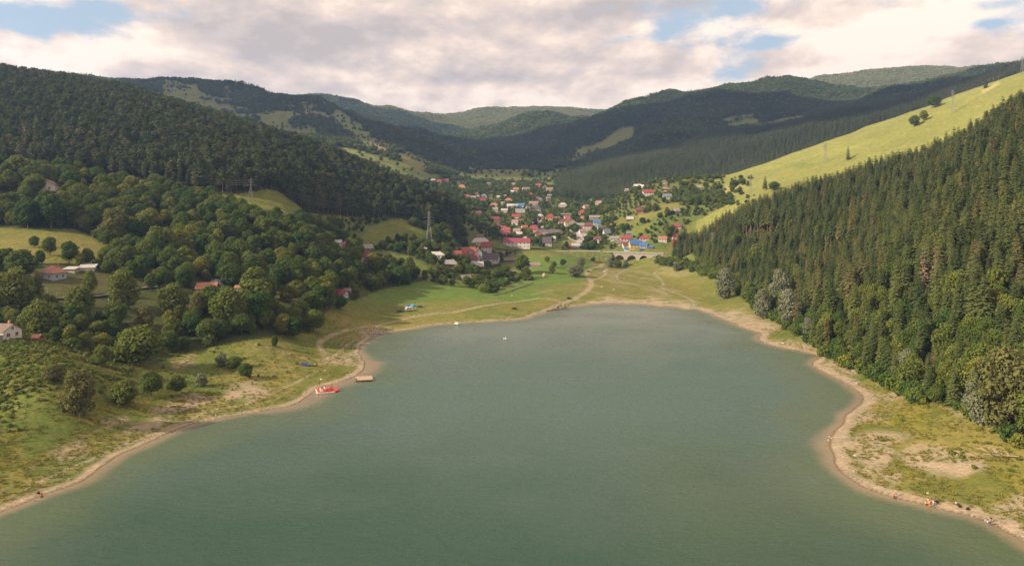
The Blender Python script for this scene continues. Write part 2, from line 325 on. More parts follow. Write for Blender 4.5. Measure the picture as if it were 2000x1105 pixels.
VGRASS = [[(1080, 470), (1130, 470), (1130, 484), (1080, 484)], [(1192, 434), (1225, 424), (1290, 412), (1303, 411), (1300, 422), (1262, 432), (1240, 442), (1205, 446)], [(1222, 458), (1245, 441), (1280, 433), (1264, 449), (1240, 462)], [(1286, 400), (1337, 396), (1345, 404), (1320, 415), (1290, 413)], [(700, 470), (730, 440), (780, 428), (832, 455), (830, 478), (790, 470), (740, 480)], [(895, 372), (930, 368), (930, 378), (900, 380)], [(960, 385), (985, 380), (985, 395), (960, 395)], [(1330, 345), (1400, 348), (1390, 375), (1310, 362)], [(600, 438), (640, 432), (650, 450), (620, 455)], [(690, 495), (760, 490), (790, 508), (730, 515)], [(1020, 492), (1095, 484), (1095, 490), (1020, 500)]]
FARM = [[(200, 172), (330, 158), (440, 170), (452, 188), (400, 195), (320, 184), (240, 184)], [(560, 190), (625, 205), (600, 216), (560, 210)], [(650, 213), (668, 213), (700, 245), (730, 268), (762, 286), (740, 290), (690, 266), (655, 240)], [(716, 277), (756, 274), (768, 296), (742, 301)], [(770, 300), (800, 298), (845, 320), (830, 338), (790, 325)], [(630, 224), (655, 220), (662, 232), (640, 236)], [(955, 343), (1012, 345), (1008, 358), (962, 357)], [(1114, 328), (1119, 294), (1140, 287), (1160, 284), (1215, 247), (1240, 247), (1241, 265), (1215, 282), (1190, 292), (1145, 302)], [(1412, 244), (1440, 236), (1500, 237), (1570, 224), (1578, 232), (1520, 246), (1480, 253), (1430, 251)], [(860, 345), (920, 340), (940, 355), (890, 358)], [(430, 205), (500, 200), (520, 215), (450, 222)], [(500, 235), (560, 232), (580, 245), (520, 252)], [(570, 252), (610, 250), (620, 262), (580, 266)], [(690, 277), (720, 278), (735, 292), (705, 290)], [(1075, 330), (1110, 328), (1112, 342), (1080, 345)], [(1180, 262), (1190, 300), (1180, 300)], [(1400, 230), (1470, 222), (1480, 228), (1410, 236)]]
def cover(x, y, u0, v0):
    """0 open, 1 pine, 2 spruce slope, 3 spruce ridge, 4 dense broadleaf, 5 village trees, 6 patchy far wood, 7 far forest"""
    far_w = np.clip((y - 1100) / 200, 0, 1); u = u0 + (fbm(x / 55, y / 55, 131) - .5) * 26 * far_w; v = v0 + (fbm(x / 55, y / 55, 137) - .5) * 15 * far_w
    d = y; c = np.zeros(np.shape(u), int)
    far = d > 1180
    patch = fbm(x / 130, y / 130, 31, 4)
    leftfar = (u < 1085) & (d < 2360) & ~((u > 700) & (d > 1950))
    spur = (u > 640) & (u < 905) & (d > 1600) & (v > ln([(640, 215, 0), (700, 226, 0), (760, 250, 0), (820, 284, 0), (900, 326, 0)], u, 1) - 8) & (v < ln([(640, 232, 0), (700, 262, 0), (760, 290, 0), (820, 312, 0), (900, 340, 0)], u, 1))
    c = np.where(far, np.where(leftfar & ~spur, np.where(patch > 0.47, 6, 0), 7), c)
    skyline = (d > 2120) & (d < 2420) & (u < 640) & ((u < 318) | ((u > 388) & (u < 442) & (d > 2230)) | (u > 452) & (u < 585))
    c = np.where(skyline, 7, c)
    c = np.where((u > 1372) & (d > 1100) & (d < 1292), 0, c)
    for P in FARM: c = np.where((d > 1180) & inpoly(u, v, P) & ~skyline, 0, c)
    vil = inpoly(u, v, VILL) & (d > 560) & (d < 1500)
    c = np.where(vil, 5, c)
    for P in VGRASS: c = np.where((d > 560) & (d < 1300) & inpoly(u, v, P), 0, c)
    c = np.where((u > 1095) & (d > ln([(1095, 0, 1330), (1200, 0, 1225), (1300, 0, 1225), (1380, 0, 1290), (1500, 0, 1260), (2400, 0, 1230)], u, 2)) & (d < ln(RIDGE, u, 2) * 1.13), 3, c)
    c = np.where((u < 640) & (d < 640) & inpoly(u, v, DENSE), 4, c)
    c = np.where((u >= 640) & (u < 860) & (d < 780) & inpoly(u, v, DENSE), 4, c)
    c = np.where((u < 905) & (d > ln(PINE_FOOT, u, 2)) & (d < ln(PINE_CREST, u, 2) * 1.12), 1, c)
    c = np.where((u > 1318) & (d > ln(SPR_BASE, u, 2)) & (d < ln(SPR_CREST, u, 2) * 1.10), 2, c)
    for P in (MEAD_L, MEAD_L2, GARDEN): c = np.where((d < 600) & inpoly(u, v, P), 0, c)
    return c
GC = cover(GX, GY, GU, GV)

# ------------------------------------------------------------------ ground colour
def arr(c): return np.array(c, float)
def lerp(a, b, t): return a + (b - a) * np.clip(t, 0, 1)[..., None]
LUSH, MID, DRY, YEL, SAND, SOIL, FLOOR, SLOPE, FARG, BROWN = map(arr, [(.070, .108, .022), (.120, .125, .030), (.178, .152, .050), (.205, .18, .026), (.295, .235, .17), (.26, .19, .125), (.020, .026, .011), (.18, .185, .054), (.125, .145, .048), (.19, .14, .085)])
n1 = fbm(GX / 28, GY / 28, 41); n2 = fbm(GX / 9, GY / 9, 47); n3 = fbm(GX / 70, GY / 70, 53); n4 = fbm(GX / 3.2, GY / 3.2, 57, 3)
GCOL = np.zeros(GX.shape + (3,)) + MID
GCOL = lerp(GCOL, DRY, smooth(.42, .62, n1)); GCOL = lerp(GCOL, LUSH, smooth(.52, .7, n3) * .7)
nearshore = SDIST < 130
yb = smooth(.45, .62, n2) * smooth(3, 9, SDIST) * (1 - smooth(16, 40, SDIST))
GCOL = lerp(GCOL, YEL, yb * .55)
rough_l = (GX < -60) & (GY < 330)
GCOL = lerp(GCOL, DRY * .85, rough_l * smooth(.45, .65, n2) * .4); GCOL = lerp(GCOL, LUSH, rough_l * smooth(.5, .66, n4) * .5)
# green hay meadow and the field under the road
P = [(735, 566), (800, 545), (850, 548), (960, 565), (1100, 555), (1140, 545), (1160, 500), (1030, 500), (1000, 525), (960, 545), (1080, 578), (1040, 592), (900, 585), (800, 592), (720, 590)]
def pm(P, soft=8.0, dmax=1e9, dmin=0): 
    dd = polydist(GU, GV, P, True); s = np.where(inpoly(GU, GV, P), dd, -dd)
    return smooth(-soft, soft, s + (n2 - .5) * soft * 2.2) * (GY < dmax) * (GY > dmin)
GCOL = lerp(GCOL, arr((.115, .135, .034)), smooth(400, 470, GY) * (GY < 1000) * .5)
GCOL = lerp(GCOL, LUSH * arr((1.25, 1.35, 1.2)), pm(P, 6, 900) * .85)
GCOL = lerp(GCOL, lerp(MID + 0 * GCOL, DRY, n1), pm(MEAD_L, 6, 600) * .8)
GCOL = lerp(GCOL, LUSH * 1.15, pm(GARDEN, 14, 300) * .6)
# delta flats: grass with bare silt
P = [(1160, 592), (1130, 560), (1170, 525), (1330, 520), (1375, 560), (1360, 602), (1250, 592)]
dl = pm(P, 8, 900)
GCOL = lerp(GCOL, lerp(lerp(MID * .95 + 0 * GCOL, DRY, n1 * .6), YEL, n2 * .2), dl)
silt = smooth(.54, .64, fbm(GX / 12 + GY / 40, GY / 30, 61)) * dl
GCOL = lerp(GCOL, arr((.28, .235, .17)), silt * .3)
GCOL = lerp(GCOL, arr((.32, .265, .20)), pm([(1150, 590), (1180, 582), (1250, 578), (1345, 592), (1350, 600), (1260, 594), (1190, 591)], 5, 900) * smooth(.38, .55, n2) * .8)
# bare patches of dried lake bed
BARE = [[(1640, 880), (1650, 850), (1720, 838), (1790, 850), (1750, 870), (1740, 905), (1700, 918)], [(1740, 880), (1790, 862), (1850, 870), (1920, 895), (1930, 915), (1880, 935), (1830, 930), (1770, 905)], [(1590, 712), (1640, 700), (1700, 700), (1715, 714), (1680, 730), (1640, 735)], [(1400, 612), (1440, 606), (1490, 625), (1530, 640), (1500, 652), (1455, 640)], [(1520, 668), (1600, 664), (1660, 668), (1620, 690), (1560, 685)], [(1660, 920), (1720, 905), (1760, 930), (1720, 955)], [(1650, 800), (1700, 800), (1720, 815), (1670, 825)], [(1940, 990), (2000, 960), (2060, 970), (2000, 1010)], [(1680, 780), (1740, 765), (1790, 770), (1740, 785)], [(1860, 805), (1900, 800), (1910, 812), (1870, 815)],
        [(430, 765), (490, 745), (530, 760), (500, 785), (440, 780)], [(240, 830), (310, 810), (340, 820), (300, 845), (250, 850)], [(200, 822), (250, 810), (260, 825), (210, 835)], [(100, 880), (160, 865), (180, 885), (120, 905)], [(330, 712), (380, 700), (380, 712), (340, 722)], [(620, 700), (690, 690), (700, 712), (640, 712)], [(700, 650), (720, 640), (760, 640), (720, 665)], [(300, 800), (390, 770), (420, 780), (330, 812)]]
for P in BARE: GCOL = lerp(GCOL, SAND * (0.82 + .25 * n4)[..., None], pm(P, 9, 560) * smooth(.22, .42, n4) * .95)
rb = smooth(95, 120, GX) * (GY < 420)
GCOL = lerp(GCOL, arr((.175, .155, .040)), rb * (SDIST < 120) * smooth(.35, .6, n1) * .5)
for P in BARE[:10]: GCOL = lerp(GCOL, SAND * (0.82 + .25 * n4)[..., None], pm(P, 9, 560) * smooth(.2, .4, n4) * .6)
# tracks worn in the grass
def trk(px, wid, col=SAND, k=.85, dmin=0):
    global GCOL
    q = catmull([hit(u, v, dmin)[:2] for u, v in px], 5)
    s = np.argwhere((GY > q[:, 1].min() - 25) & (GY < q[:, 1].max() + 25) & (GX > q[:, 0].min() - 25) & (GX < q[:, 0].max() + 25))
    i, j = s[:, 0], s[:, 1]; dd = polydist(GX[i, j], GY[i, j], q)
    f = (1 - smooth(wid * .6, wid * 1.5, dd)) * k * (.55 + .6 * n4[i, j])
    GCOL[i, j] = lerp(GCOL[i, j], col, f)
SLOPE_TR = []
TRACKS = [([(1178, 512), (1165, 522), (1150, 528), (1146, 538), (1152, 546), (1155, 555), (1146, 568), (1128, 580), (1100, 592), (1075, 602), (1050, 612)], 2.4),
          ([(1186, 524), (1183, 534), (1172, 542), (1157, 547)], 1.5),
          ([(1100, 590), (1060, 582), (1000, 590), (900, 607), (850, 612), (800, 620), (750, 632), (700, 640), (655, 652), (625, 668), (628, 685), (642, 700)], 1.5),
          ([(640, 702), (600, 700), (560, 690), (500, 672)], .7), ([(648, 700), (680, 672), (705, 660)], .7),
          ([(650, 706), (680, 712), (708, 712)], 1.6), ([(480, 790), (420, 800), (340, 830), (240, 870), (160, 905), (60, 950)], .8),
          ([(610, 730), (560, 755), (480, 790)], .7), ([(1040, 548), (1000, 556), (960, 566)], .8), ([(1080, 566), (1040, 575)], .8)]
for px, wd in TRACKS: trk(px, wd)
for px in ([(1995, 200), (1900, 232), (1800, 272), (1700, 305), (1600, 328), (1500, 352)], [(1950, 168), (1900, 190), (1850, 222)], [(1640, 275), (1600, 300), (1560, 312), (1480, 335), (1420, 352)]): SLOPE_TR.append(px)
# beach rim and wet edge
rim = 1.3 + 3.6 * fbm(GX / 25, GY / 25, 71) + np.where(GX > 60, 1.8, 0) + np.where((GY > 500) & (GX > 60), 3, 0)
GCOL = lerp(GCOL, SAND * (0.8 + .35 * n4)[..., None], (1 - smooth(rim * .7, rim * 1.25, SDIST + (n2 - .5) * 3)))
for k_ in (3.2, 5.6, 9.5, 14.0): GCOL = lerp(GCOL, SAND * .78, np.exp(-((SDIST - k_ * (.75 + .5 * n3)) / .55) ** 2) * smooth(.35, .55, n2) * .6)
GCOL = lerp(GCOL, SOIL * .55, (1 - smooth(.35, 1.1, SDIST)))
# stream bed across the delta
for px in ([(1300, 520), (1278, 533), (1290, 545), (1296, 556), (1288, 560), (1320, 572), (1350, 585), (1356, 603)], [(1232, 520), (1208, 535), (1206, 545), (1230, 553), (1275, 562), (1305, 575)]): trk(px, 1.0, arr((.27, .25, .22)), .75)
# forest floor, slopes and far grass
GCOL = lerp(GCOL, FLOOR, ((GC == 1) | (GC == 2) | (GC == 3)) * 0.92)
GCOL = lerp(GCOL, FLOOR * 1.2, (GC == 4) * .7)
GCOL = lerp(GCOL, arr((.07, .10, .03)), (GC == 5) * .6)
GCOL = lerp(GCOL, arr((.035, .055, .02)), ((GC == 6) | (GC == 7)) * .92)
fg = (GC == 0) & (GY > 1180)
GCOL[fg] = lerp(GCOL, FARG * (.75 + .5 * n1)[..., None], np.ones(GX.shape) * .85)[fg]
GCOL = lerp(GCOL, BROWN, pm(FARM[3], 2, 1e9, 1180)); GCOL = lerp(GCOL, arr((.17, .15, .06)), pm(FARM[4], 2, 1e9, 1180) * .6)
gs = (GU > 1360) & (GY > 700) & (GY < 1320) & (GC == 0)
GCOL[gs] = (SLOPE * (.86 + .28 * n3)[..., None] * (.93 + .14 * n2)[..., None])[gs]
GCOL = lerp(GCOL, LUSH * 1.3, pm([(1530, 322), (1570, 316), (1600, 322), (1560, 332)], 3, 1300, 700) * .45)
GCOL = lerp(GCOL, arr((.30, .24, .11)), pm([(1405, 368), (1440, 358), (1460, 366), (1420, 378)], 4, 1300, 700) * .6)
GCOL = lerp(GCOL, arr((.36, .30, .15)), pm([(1915, 178), (1950, 160), (1955, 164), (1920, 184)], 2, 1300, 700) * .6)

for px in SLOPE_TR: trk(px, 1.6, arr((.26, .235, .09)), .45, 880)
GCOL = np.where(gs[..., None], GCOL * (.86 + .28 * fbm(GX / 45 + GY / 90, GY / 26, 91))[..., None] * (1 + arr((.05, 0, -.1)) * (n2 - .5)[..., None]), GCOL)
def mesh_obj(name, verts, faces, mats=(), parent=None, smooth_f=False, midx=None):
    me = bpy.data.meshes.new(name)
    verts = np.asarray(verts, np.float32)
    if isinstance(faces, np.ndarray):
        k = faces.shape[1]; nf = len(faces)
        me.vertices.add(len(verts)); me.vertices.foreach_set('co', verts.ravel())
        me.loops.add(nf * k); me.polygons.add(nf)
        me.loops.foreach_set('vertex_index', faces.astype(np.int32).ravel())
        me.polygons.foreach_set('loop_start', np.arange(0, nf * k, k, dtype=np.int32))
        me.update(calc_edges=True)
    else:
        me.from_pydata([tuple(map(float, v)) for v in verts], [], faces)
    for m in (mats if isinstance(mats, (list, tuple)) else [mats]): me.materials.append(m)
    if midx is not None: me.polygons.foreach_set('material_index', np.asarray(midx, np.int32))
    me.polygons.foreach_set('use_smooth', np.full(len(me.polygons), smooth_f))
    me.update()
    o = bpy.data.objects.new(name, me); COL.objects.link(o); o.parent = parent
    return o
def grid_faces(r, c):
    i = np.arange(r * c).reshape(r, c)
    return np.stack([i[:-1, :-1], i[:-1, 1:], i[1:, 1:], i[1:, :-1]], -1).reshape(-1, 4)
def tag(o, label=None, cat=None, group=None, kind=None):
    for k, v in (('label', label), ('category', cat), ('group', group), ('kind', kind)):
        if v: o[k] = v
    return o
def set_col(o, col, nm='Col'):
    a = o.data.attributes.new(nm, 'FLOAT_COLOR', 'POINT')
    a.data.foreach_set('color', np.concatenate([col, np.ones((len(col), 1))], 1).astype(np.float32).ravel())

gm = bpy.data.materials.new('ground_cover'); gm.use_nodes = True; t = NT(gm.node_tree)
ca = t.n('ShaderNodeAttribute', attribute_name='Col').outputs['Color']
pos = t.n('ShaderNodeNewGeometry').outputs['Position']
na = t.noise(pos, 0.9, 6, 0.65); nb = t.noise(pos, 0.17, 5, 0.6, 0.4); nc = t.noise(pos, 4.5, 4, 0.7)
c = t.mix(1.0, ca, t.ramp(na, [(0.28, (0.60, 0.64, 0.62)), (0.5, (1, 1, 1)), (0.74, (1.38, 1.32, 1.25))]), 'MULTIPLY')
c = t.mix(1.0, c, t.ramp(nb, [(0.3, (0.74, 0.84, 0.75)), (0.7, (1.24, 1.14, 1.12))]), 'MULTIPLY')
p = t.n('ShaderNodeBsdfPrincipled', i_Roughness=0.9); t.set(p.inputs['Base Color'], c); p.inputs['Specular IOR Level'].default_value = 0.1
b = t.n('ShaderNodeBump', i_Strength=0.7, i_Distance=0.35); t.set(b.inputs['Height'], t.math('ADD', na, t.math('MULTIPLY', nc, .5))); t.set(p.inputs['Normal'], b.outputs[0])
o = t.n('ShaderNodeOutputMaterial'); t.set(o.inputs[0], p.outputs[0])
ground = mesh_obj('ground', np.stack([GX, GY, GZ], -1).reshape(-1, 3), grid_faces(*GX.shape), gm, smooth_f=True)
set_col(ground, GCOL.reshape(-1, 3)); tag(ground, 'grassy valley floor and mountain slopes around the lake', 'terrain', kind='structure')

# ------------------------------------------------------------------ lake
wt = np.linspace(-1.0, 1.0, 380); wl = np.linspace(math.log(14), math.log(640), 330)
a, b = np.meshgrid(wt, wl); WY = np.exp(b); WX = a * WY
wd = -shoredist(WX, WY)
keep = wd > -6
wn = fbm(WX / 30, WY / 30, 83); WU = 1000 + F * a; WV = VH + F * HC / WY
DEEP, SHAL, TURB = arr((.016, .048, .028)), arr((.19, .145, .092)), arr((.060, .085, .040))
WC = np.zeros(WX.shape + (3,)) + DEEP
lit_plume = smooth(-50, 60, WV - np.interp(WU, [0, 700, 1000, 1150, 1300, 1500, 1620, 1700, 2000], [1400, 1150, 930, 860, 872, 900, 900, 900, 900]) + (wn - .5) * 110) * (1 - .55 * smooth(960, 1105, WV))
WC = lerp(WC, arr((.046, .084, .067)), smooth(125, 260, WY + (wn - .5) * 60)); WC = lerp(WC, arr((.135, .148, .128)), smooth(280, 540, WY + (wn - .5) * 90) * .85)  # paler with distance: sky sheen and delta silt put into the colour
WC = lerp(WC, TURB * .85, lit_plume * .55 * smooth(1080, 1420, WU))  # silty band whose paler tone also paints in the sunlit water
WC = lerp(WC, TURB, (1 - smooth(4, 30, wd + (wn - .5) * 26)) * .8)
fr = 2.2 + 6 * wn + np.where((WX < -30) & (WY > 240) & (WY < 330), 6, 0) + np.where((WY > 520), 8, 0)
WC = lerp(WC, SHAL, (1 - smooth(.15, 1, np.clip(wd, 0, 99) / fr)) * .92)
idx = -np.ones(keep.size, int); kf = keep.ravel(); idx[kf] = np.arange(kf.sum())
fc = idx[grid_faces(*keep.shape)]; fc = fc[(fc >= 0).all(1)]
wm = bpy.data.materials.new('lake_water'); wm.use_nodes = True; t = NT(wm.node_tree)
ca = t.n('ShaderNodeAttribute', attribute_name='Col').outputs['Color']
pos = t.n('ShaderNodeNewGeometry').outputs['Position']
mp = t.n('ShaderNodeMapping'); t.set(mp.inputs[0], pos); mp.inputs['Scale'].default_value = (0.55, 1.0, 1.0); mp.inputs['Rotation'].default_value = (0, 0, 0.25)
w1 = t.noise(mp.outputs[0], 0.55, 4, 0.6, 0.3); w3 = t.noise(mp.outputs[0], 1.7, 3, 0.6, 0.2); w2n = t.noise(mp.outputs[0], 0.045, 4, 0.55, 0.5)
c = t.mix(1.0, ca, t.ramp(w2n, [(0.3, (.88, .92, .94)), (0.7, (1.1, 1.08, 1.04))]), 'MULTIPLY')
p = t.n('ShaderNodeBsdfPrincipled'); t.set(p.inputs['Base Color'], c); p.inputs['IOR'].default_value = 1.33
t.set(p.inputs['Roughness'], t.smooth(w2n, .35, .65, .26, .36))
b = t.n('ShaderNodeBump', i_Distance=0.5); t.set(b.inputs['Strength'], t.smooth(w2n, .3, .7, .35, .7)); t.set(b.inputs['Height'], t.math('ADD', w1, t.math('MULTIPLY', w3, .45))); t.set(p.inputs['Normal'], b.outputs[0])
o = t.n('ShaderNodeOutputMaterial'); t.set(o.inputs[0], p.outputs[0])
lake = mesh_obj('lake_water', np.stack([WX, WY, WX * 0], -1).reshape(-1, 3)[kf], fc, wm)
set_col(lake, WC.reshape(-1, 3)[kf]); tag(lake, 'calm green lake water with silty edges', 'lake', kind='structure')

# ------------------------------------------------------------------ tree models (each: trunk mesh data, crown mesh data), unit = metres, base at 0
def tube(pts, rad, k=6):
    """tapered tube along points -> verts, quads"""
    pts = np.array(pts, float); V = []; Q = []
    for i, p in enumerate(pts):
        a = pts[min(i + 1, len(pts) - 1)] - pts[max(i - 1, 0)]; a = a / (np.linalg.norm(a) + 1e-9)
        s = np.cross(a, [0.31, 0.9, 0.2]); s /= np.linalg.norm(s) + 1e-9; q = np.cross(a, s)
        for j in range(k):
            an = 2 * math.pi * j / k; V.append(p + rad[i] * (math.cos(an) * s + math.sin(an) * q))
    for i in range(len(pts) - 1):
        for j in range(k): Q.append((i * k + j, i * k + (j + 1) % k, (i + 1) * k + (j + 1) % k, (i + 1) * k + j))
    return np.array(V), np.array(Q)
def joinq(parts):
    V = []; Q = []; o = 0
    for v, q in parts: V.append(v); Q.append(np.asarray(q) + o); o += len(v)
    return np.vstack(V), np.vstack(Q)
def leafquads(P, N, S, r, asp=1.0):
    """one bent leaf-clump quad per point; P centre, N normal, S half size"""
    n = len(P); N = N / (np.linalg.norm(N, axis=1, keepdims=True) + 1e-9)
    a = r.normal(size=(n, 3)); a -= (a * N).sum(1, keepdims=True) * N; a /= np.linalg.norm(a, axis=1, keepdims=True) + 1e-9
    b = np.cross(N, a); S = np.asarray(S)[:, None]
    k = r.uniform(.6, 1.25, (4, n, 1))
    V = np.stack([P - a * S * k[0] - b * S * asp * k[1] * .6, P + a * S * k[1] - b * S * asp * k[2] * .9 - N * S * .25, P + a * S * k[2] * .7 + b * S * asp * k[3], P - a * S * k[3] + b * S * asp * k[0] * .8 - N * S * .25], 1).reshape(-1, 3)
    return V, np.arange(4 * n).reshape(n, 4)
def broad(seed, H=12., W=9., nleaf=1500, size=.42, lobes=12, bare=.22, droop=0.0, trunk_r=.22, lean=0.0, tall=1.0):
    r = np.random.default_rng(seed)
    cz0 = H * bare; ch = H - cz0
    L = []
    for i in range(lobes):
        f = i / max(lobes - 1, 1); an = i * 2.4 + r.uniform(-.5, .5)
        prof = math.sin(math.pi * (0.16 + 0.78 * f)) ** .8
        rr = W * .5 * prof * r.uniform(.35, .68); z = cz0 + ch * (0.14 + 0.72 * f)
        rad = W * (.15 + .16 * r.random()) * (.75 + .5 * prof) * (12 / max(lobes, 9)) ** .25
        L.append((math.cos(an) * rr + lean * f, math.sin(an) * rr, z, rad))
    L = np.array(L)
    w_ = L[:, 3] ** 2; pick = r.choice(len(L), nleaf, p=w_ / w_.sum())
    D = r.normal(size=(nleaf, 3)); D[:, 2] = D[:, 2] * .85 + .22; D /= np.linalg.norm(D, axis=1, keepdims=True)
    q = r.uniform(.62, 1.06, (nleaf, 1)) ** .6
    lump = 1 + .22 * np.sin(D[:, :1] * 7 + pick[:, None]) * np.sin(D[:, 1:2] * 6 + 1.3 * pick[:, None]) 
    P = L[pick, :3] + D * L[pick, 3:4] * q * lump * np.array([1, 1, .82 * tall])
    P[:, 2] -= droop * r.random(nleaf) * 1.5; P[:, 2] = np.maximum(P[:, 2], .15)
    N = D + r.normal(size=(nleaf, 3)) * .55 + np.array([0, 0, .25])
    V, Q = leafquads(P, N, size * r.uniform(.6, 1.35, nleaf), r)
    tr = [tube([(0, 0, -.6), (.05, .03, cz0 * .6), (.1 + lean * .3, 0, cz0 + ch * .3), (.12 + lean * .7, .05, cz0 + ch * .72)], [trunk_r * 1.35, trunk_r, trunk_r * .7, trunk_r * .2], 7)]
    for i in r.choice(len(L), min(7, len(L)), replace=False):
        e = L[i, :3]; z0 = cz0 * .75 + ch * .12 * r.random()
        tr.append(tube([(0.06, .03, z0), (e[0] * .5, e[1] * .5, (z0 + e[2]) * .5 + .3), tuple(e)], [trunk_r * .55, trunk_r * .36, trunk_r * .1], 5))
    return joinq(tr), (V, Q)
def spruce(seed, H=22., W=6.4, whorls=22, per=9, bare=.08, full=1.0, seg=3, twigs=True, ragged=.25):
    r = np.random.default_rng(seed); V = []; Q = []; o = 0
    for i in range(whorls):
        f = (i + r.uniform(-.2, .2)) / whorls; z = H * (bare + (1 - bare) * f) ; z = min(max(z, .3), H * .985)
        Lb = W * .5 * ((1 - f) ** .66) * (.9 + .1 * full) + .22
        np_ = max(4, int(per * (1 - .45 * f)))
        for j in range(np_):
            an = 2 * math.pi * (j + r.uniform(-.35, .35)) / np_ + i * 1.1
            L = Lb * r.uniform(1 - ragged - .1, 1.12); dr = .34 + .28 * (1 - f) + r.uniform(-.1, .1)
            d = np.array([math.cos(an), math.sin(an), 0]); s = np.array([-d[1], d[0], 0]); roll = r.uniform(-.3, .3)
            wd = .30 * L + .24
            base = np.array([0, 0, z]); prev = None
            for k in range(seg + 1):
                q = k / seg; hw = wd * (.28 + 1.1 * q) * (1 - q) ** .55 + .03
                c = base + d * L * q + np.array([0, 0, .12 * L * q - dr * L * q * q + (.16 * L * max(0, q - .7))])
                sv = s * hw * math.cos(roll) + np.array([0, 0, hw * (math.sin(roll) - .0)])
                dn = np.array([0, 0, -hw * .42])
                V += [c - sv + dn, c, c + sv + dn]
            for k in range(seg):
                a = o + 3 * k
                Q += [(a, a + 3, a + 4, a + 1), (a + 1, a + 4, a + 5, a + 2)]
            o += 3 * (seg + 1)
            if twigs:
                for tq in range(3):
                    q = r.uniform(.3, .95); c = base + d * L * q + np.array([0, 0, .12 * L * q - dr * L * q * q])
                    sg = 1 if tq % 2 else -1; e = (d * .5 + s * sg * .9) * wd * r.uniform(.7, 1.25); hang = np.array([0, 0, -wd * r.uniform(.35, .8)])
                    V += [c, c + e * .55 + np.array([0, 0, .05]), c + e + hang * .8, c + e * .3 + hang]
                    Q.append((o, o + 1, o + 2, o + 3)); o += 4
    V += [np.array([-.1, 0, H * .9]), np.array([.1, 0, H * .9]), np.array([.03, .02, H]), np.array([-.03, .05, H])]; Q.append((o, o + 1, o + 2, o + 3))
    tr = tube([(0, 0, -.8), (0, 0, H * .45), (0, 0, H * .97)], [H * .0115, H * .008, .02], 6)
    return tr, (np.array(V), np.array(Q))
def pine(seed, H=18., W=5.2, n=560, size=.46, bare=.36):
    r = np.random.default_rng(seed); P = []; N = []
    wh = 11
    for i in range(wh):
        f = i / (wh - 1); z = H * (bare + (1 - bare) * (f * .96)); R_ = W * .5 * ((1 - f) ** .7 * min(1, .55 + 2.2 * f) + .06) * r.uniform(.75, 1.1)
        nb = 5 if f < .85 else 3
        for j in range(nb):
            an = 2 * math.pi * j / nb + r.uniform(-.5, .5) + i * .7; L = R_ * r.uniform(.6, 1.15)
            m = int(n / (wh * 4.7)) + 1
            q = r.uniform(.25, 1.05, m); sp_ = .18 * W
            P.append(np.stack([np.cos(an) * L * q, np.sin(an) * L * q, z + .28 * L * q], 1) + r.normal(size=(m, 3)) * np.array([sp_, sp_, sp_ * .62]) * .62)
            N.append(np.stack([np.cos(an) * q, np.sin(an) * q, np.full(m, .75)], 1) + r.normal(size=(m, 3)) * .6)
    P = np.vstack(P); N = np.vstack(N)
    cr = leafquads(P, N, size * r.uniform(.6, 1.3, len(P)), r)
    tr = [tube([(0, 0, -.8), (.08, 0, H * .5), (.0, .06, H * .95)], [.19, .14, .03], 6)]
    for i in range(5):
        an = i * 2.2; z = H * (bare - .12 + .06 * i); tr.append(tube([(0, 0, z), (math.cos(an) * 1.3, math.sin(an) * 1.3, z + .25)], [.05, .015], 4))
    return joinq(tr), cr
L_BROAD = leafmat('broadleaf_leaves', (.044, .084, .019), (.115, .142, .029), .32, (.160, .165, .034))
L_SILV = leafmat('silver_leaves', (.145, .16, .108), (.17, .182, .125), .22)
L_WARM = leafmat('olive_leaves', (.11, .112, .042), (.135, .135, .05), .28)
L_LIME = leafmat('lime_leaves', (.11, .135, .028), (.135, .155, .035), .3)
L_SPR = leafmat('spruce_needles', (.044, .068, .023), (.106, .122, .040), .2, (.135, .118, .048))
L_PINE = leafmat('pine_needles', (.044, .066, .030), (.082, .104, .042), .18, (.105, .105, .05))
L_RED = leafmat('rust_needles', (.21, .052, .03), (.23, .06, .035), .1)
L_DEAD = leafmat('dead_twigs', (.17, .125, .095), (.19, .14, .105), .05)
L_FARB = leafmat('far_broadleaf', (.050, .085, .026), (.088, .115, .030), .2, (.125, .14, .034))
L_FARS = leafmat('far_spruce', (.040, .068, .030), (.072, .098, .040), .12)
L_SUNB = leafmat('sun_painted_leaves', (.19, .205, .07), (.215, .225, .08), .25)  # sunlight on the farthest peaks, painted in as a paler leaf colour
L_PURP = leafmat('purple_leaves', (.03, .018, .03), (.035, .02, .035), .1)
BARK = mat('bark', (.12, .095, .07), .9, .1, var=.3, scale=6); BARK_P = mat('pine_bark', (.17, .105, .07), .9, .1, var=.3, scale=5); BARK_W = mat('pale_bark', (.27, .235, .185), .9, .1, var=.2, scale=5)
L_TUFT = leafmat('grass_blades', (.15, .155, .036), (.22, .19, .060), .35, (.25, .22, .04)); L_WEED = leafmat('weed_leaves', (.10, .14, .030), (.16, .18, .045), .35, (.24, .21, .07)); STONE = mat('shore_stone', (.27, .22, .175), .9, .1, var=.3)
def tuft(seed):
    r = np.random.default_rng(seed); V = []; Q = []
    for i in range(16):
        an = r.uniform(0, 6.28); o_ = r.normal(size=2) * .22; L = r.uniform(.3, .75); d = np.array([math.cos(an), math.sin(an)]); s_ = np.array([-d[1], d[0]]) * .07
        b0 = np.array([*o_, 0]); t0 = np.array([*(o_ + d * L * .45), L])
        k = len(V); V += [b0 - [*s_, 0], b0 + [*s_, 0], t0 + [*(s_ * .6), 0], t0 - [*(s_ * .6), 0]]; Q.append((k, k + 1, k + 2, k + 3))
    return tube([(0, 0, -.2), (0, 0, .1)], [.03, .02], 3), (np.array(V), np.array(Q))
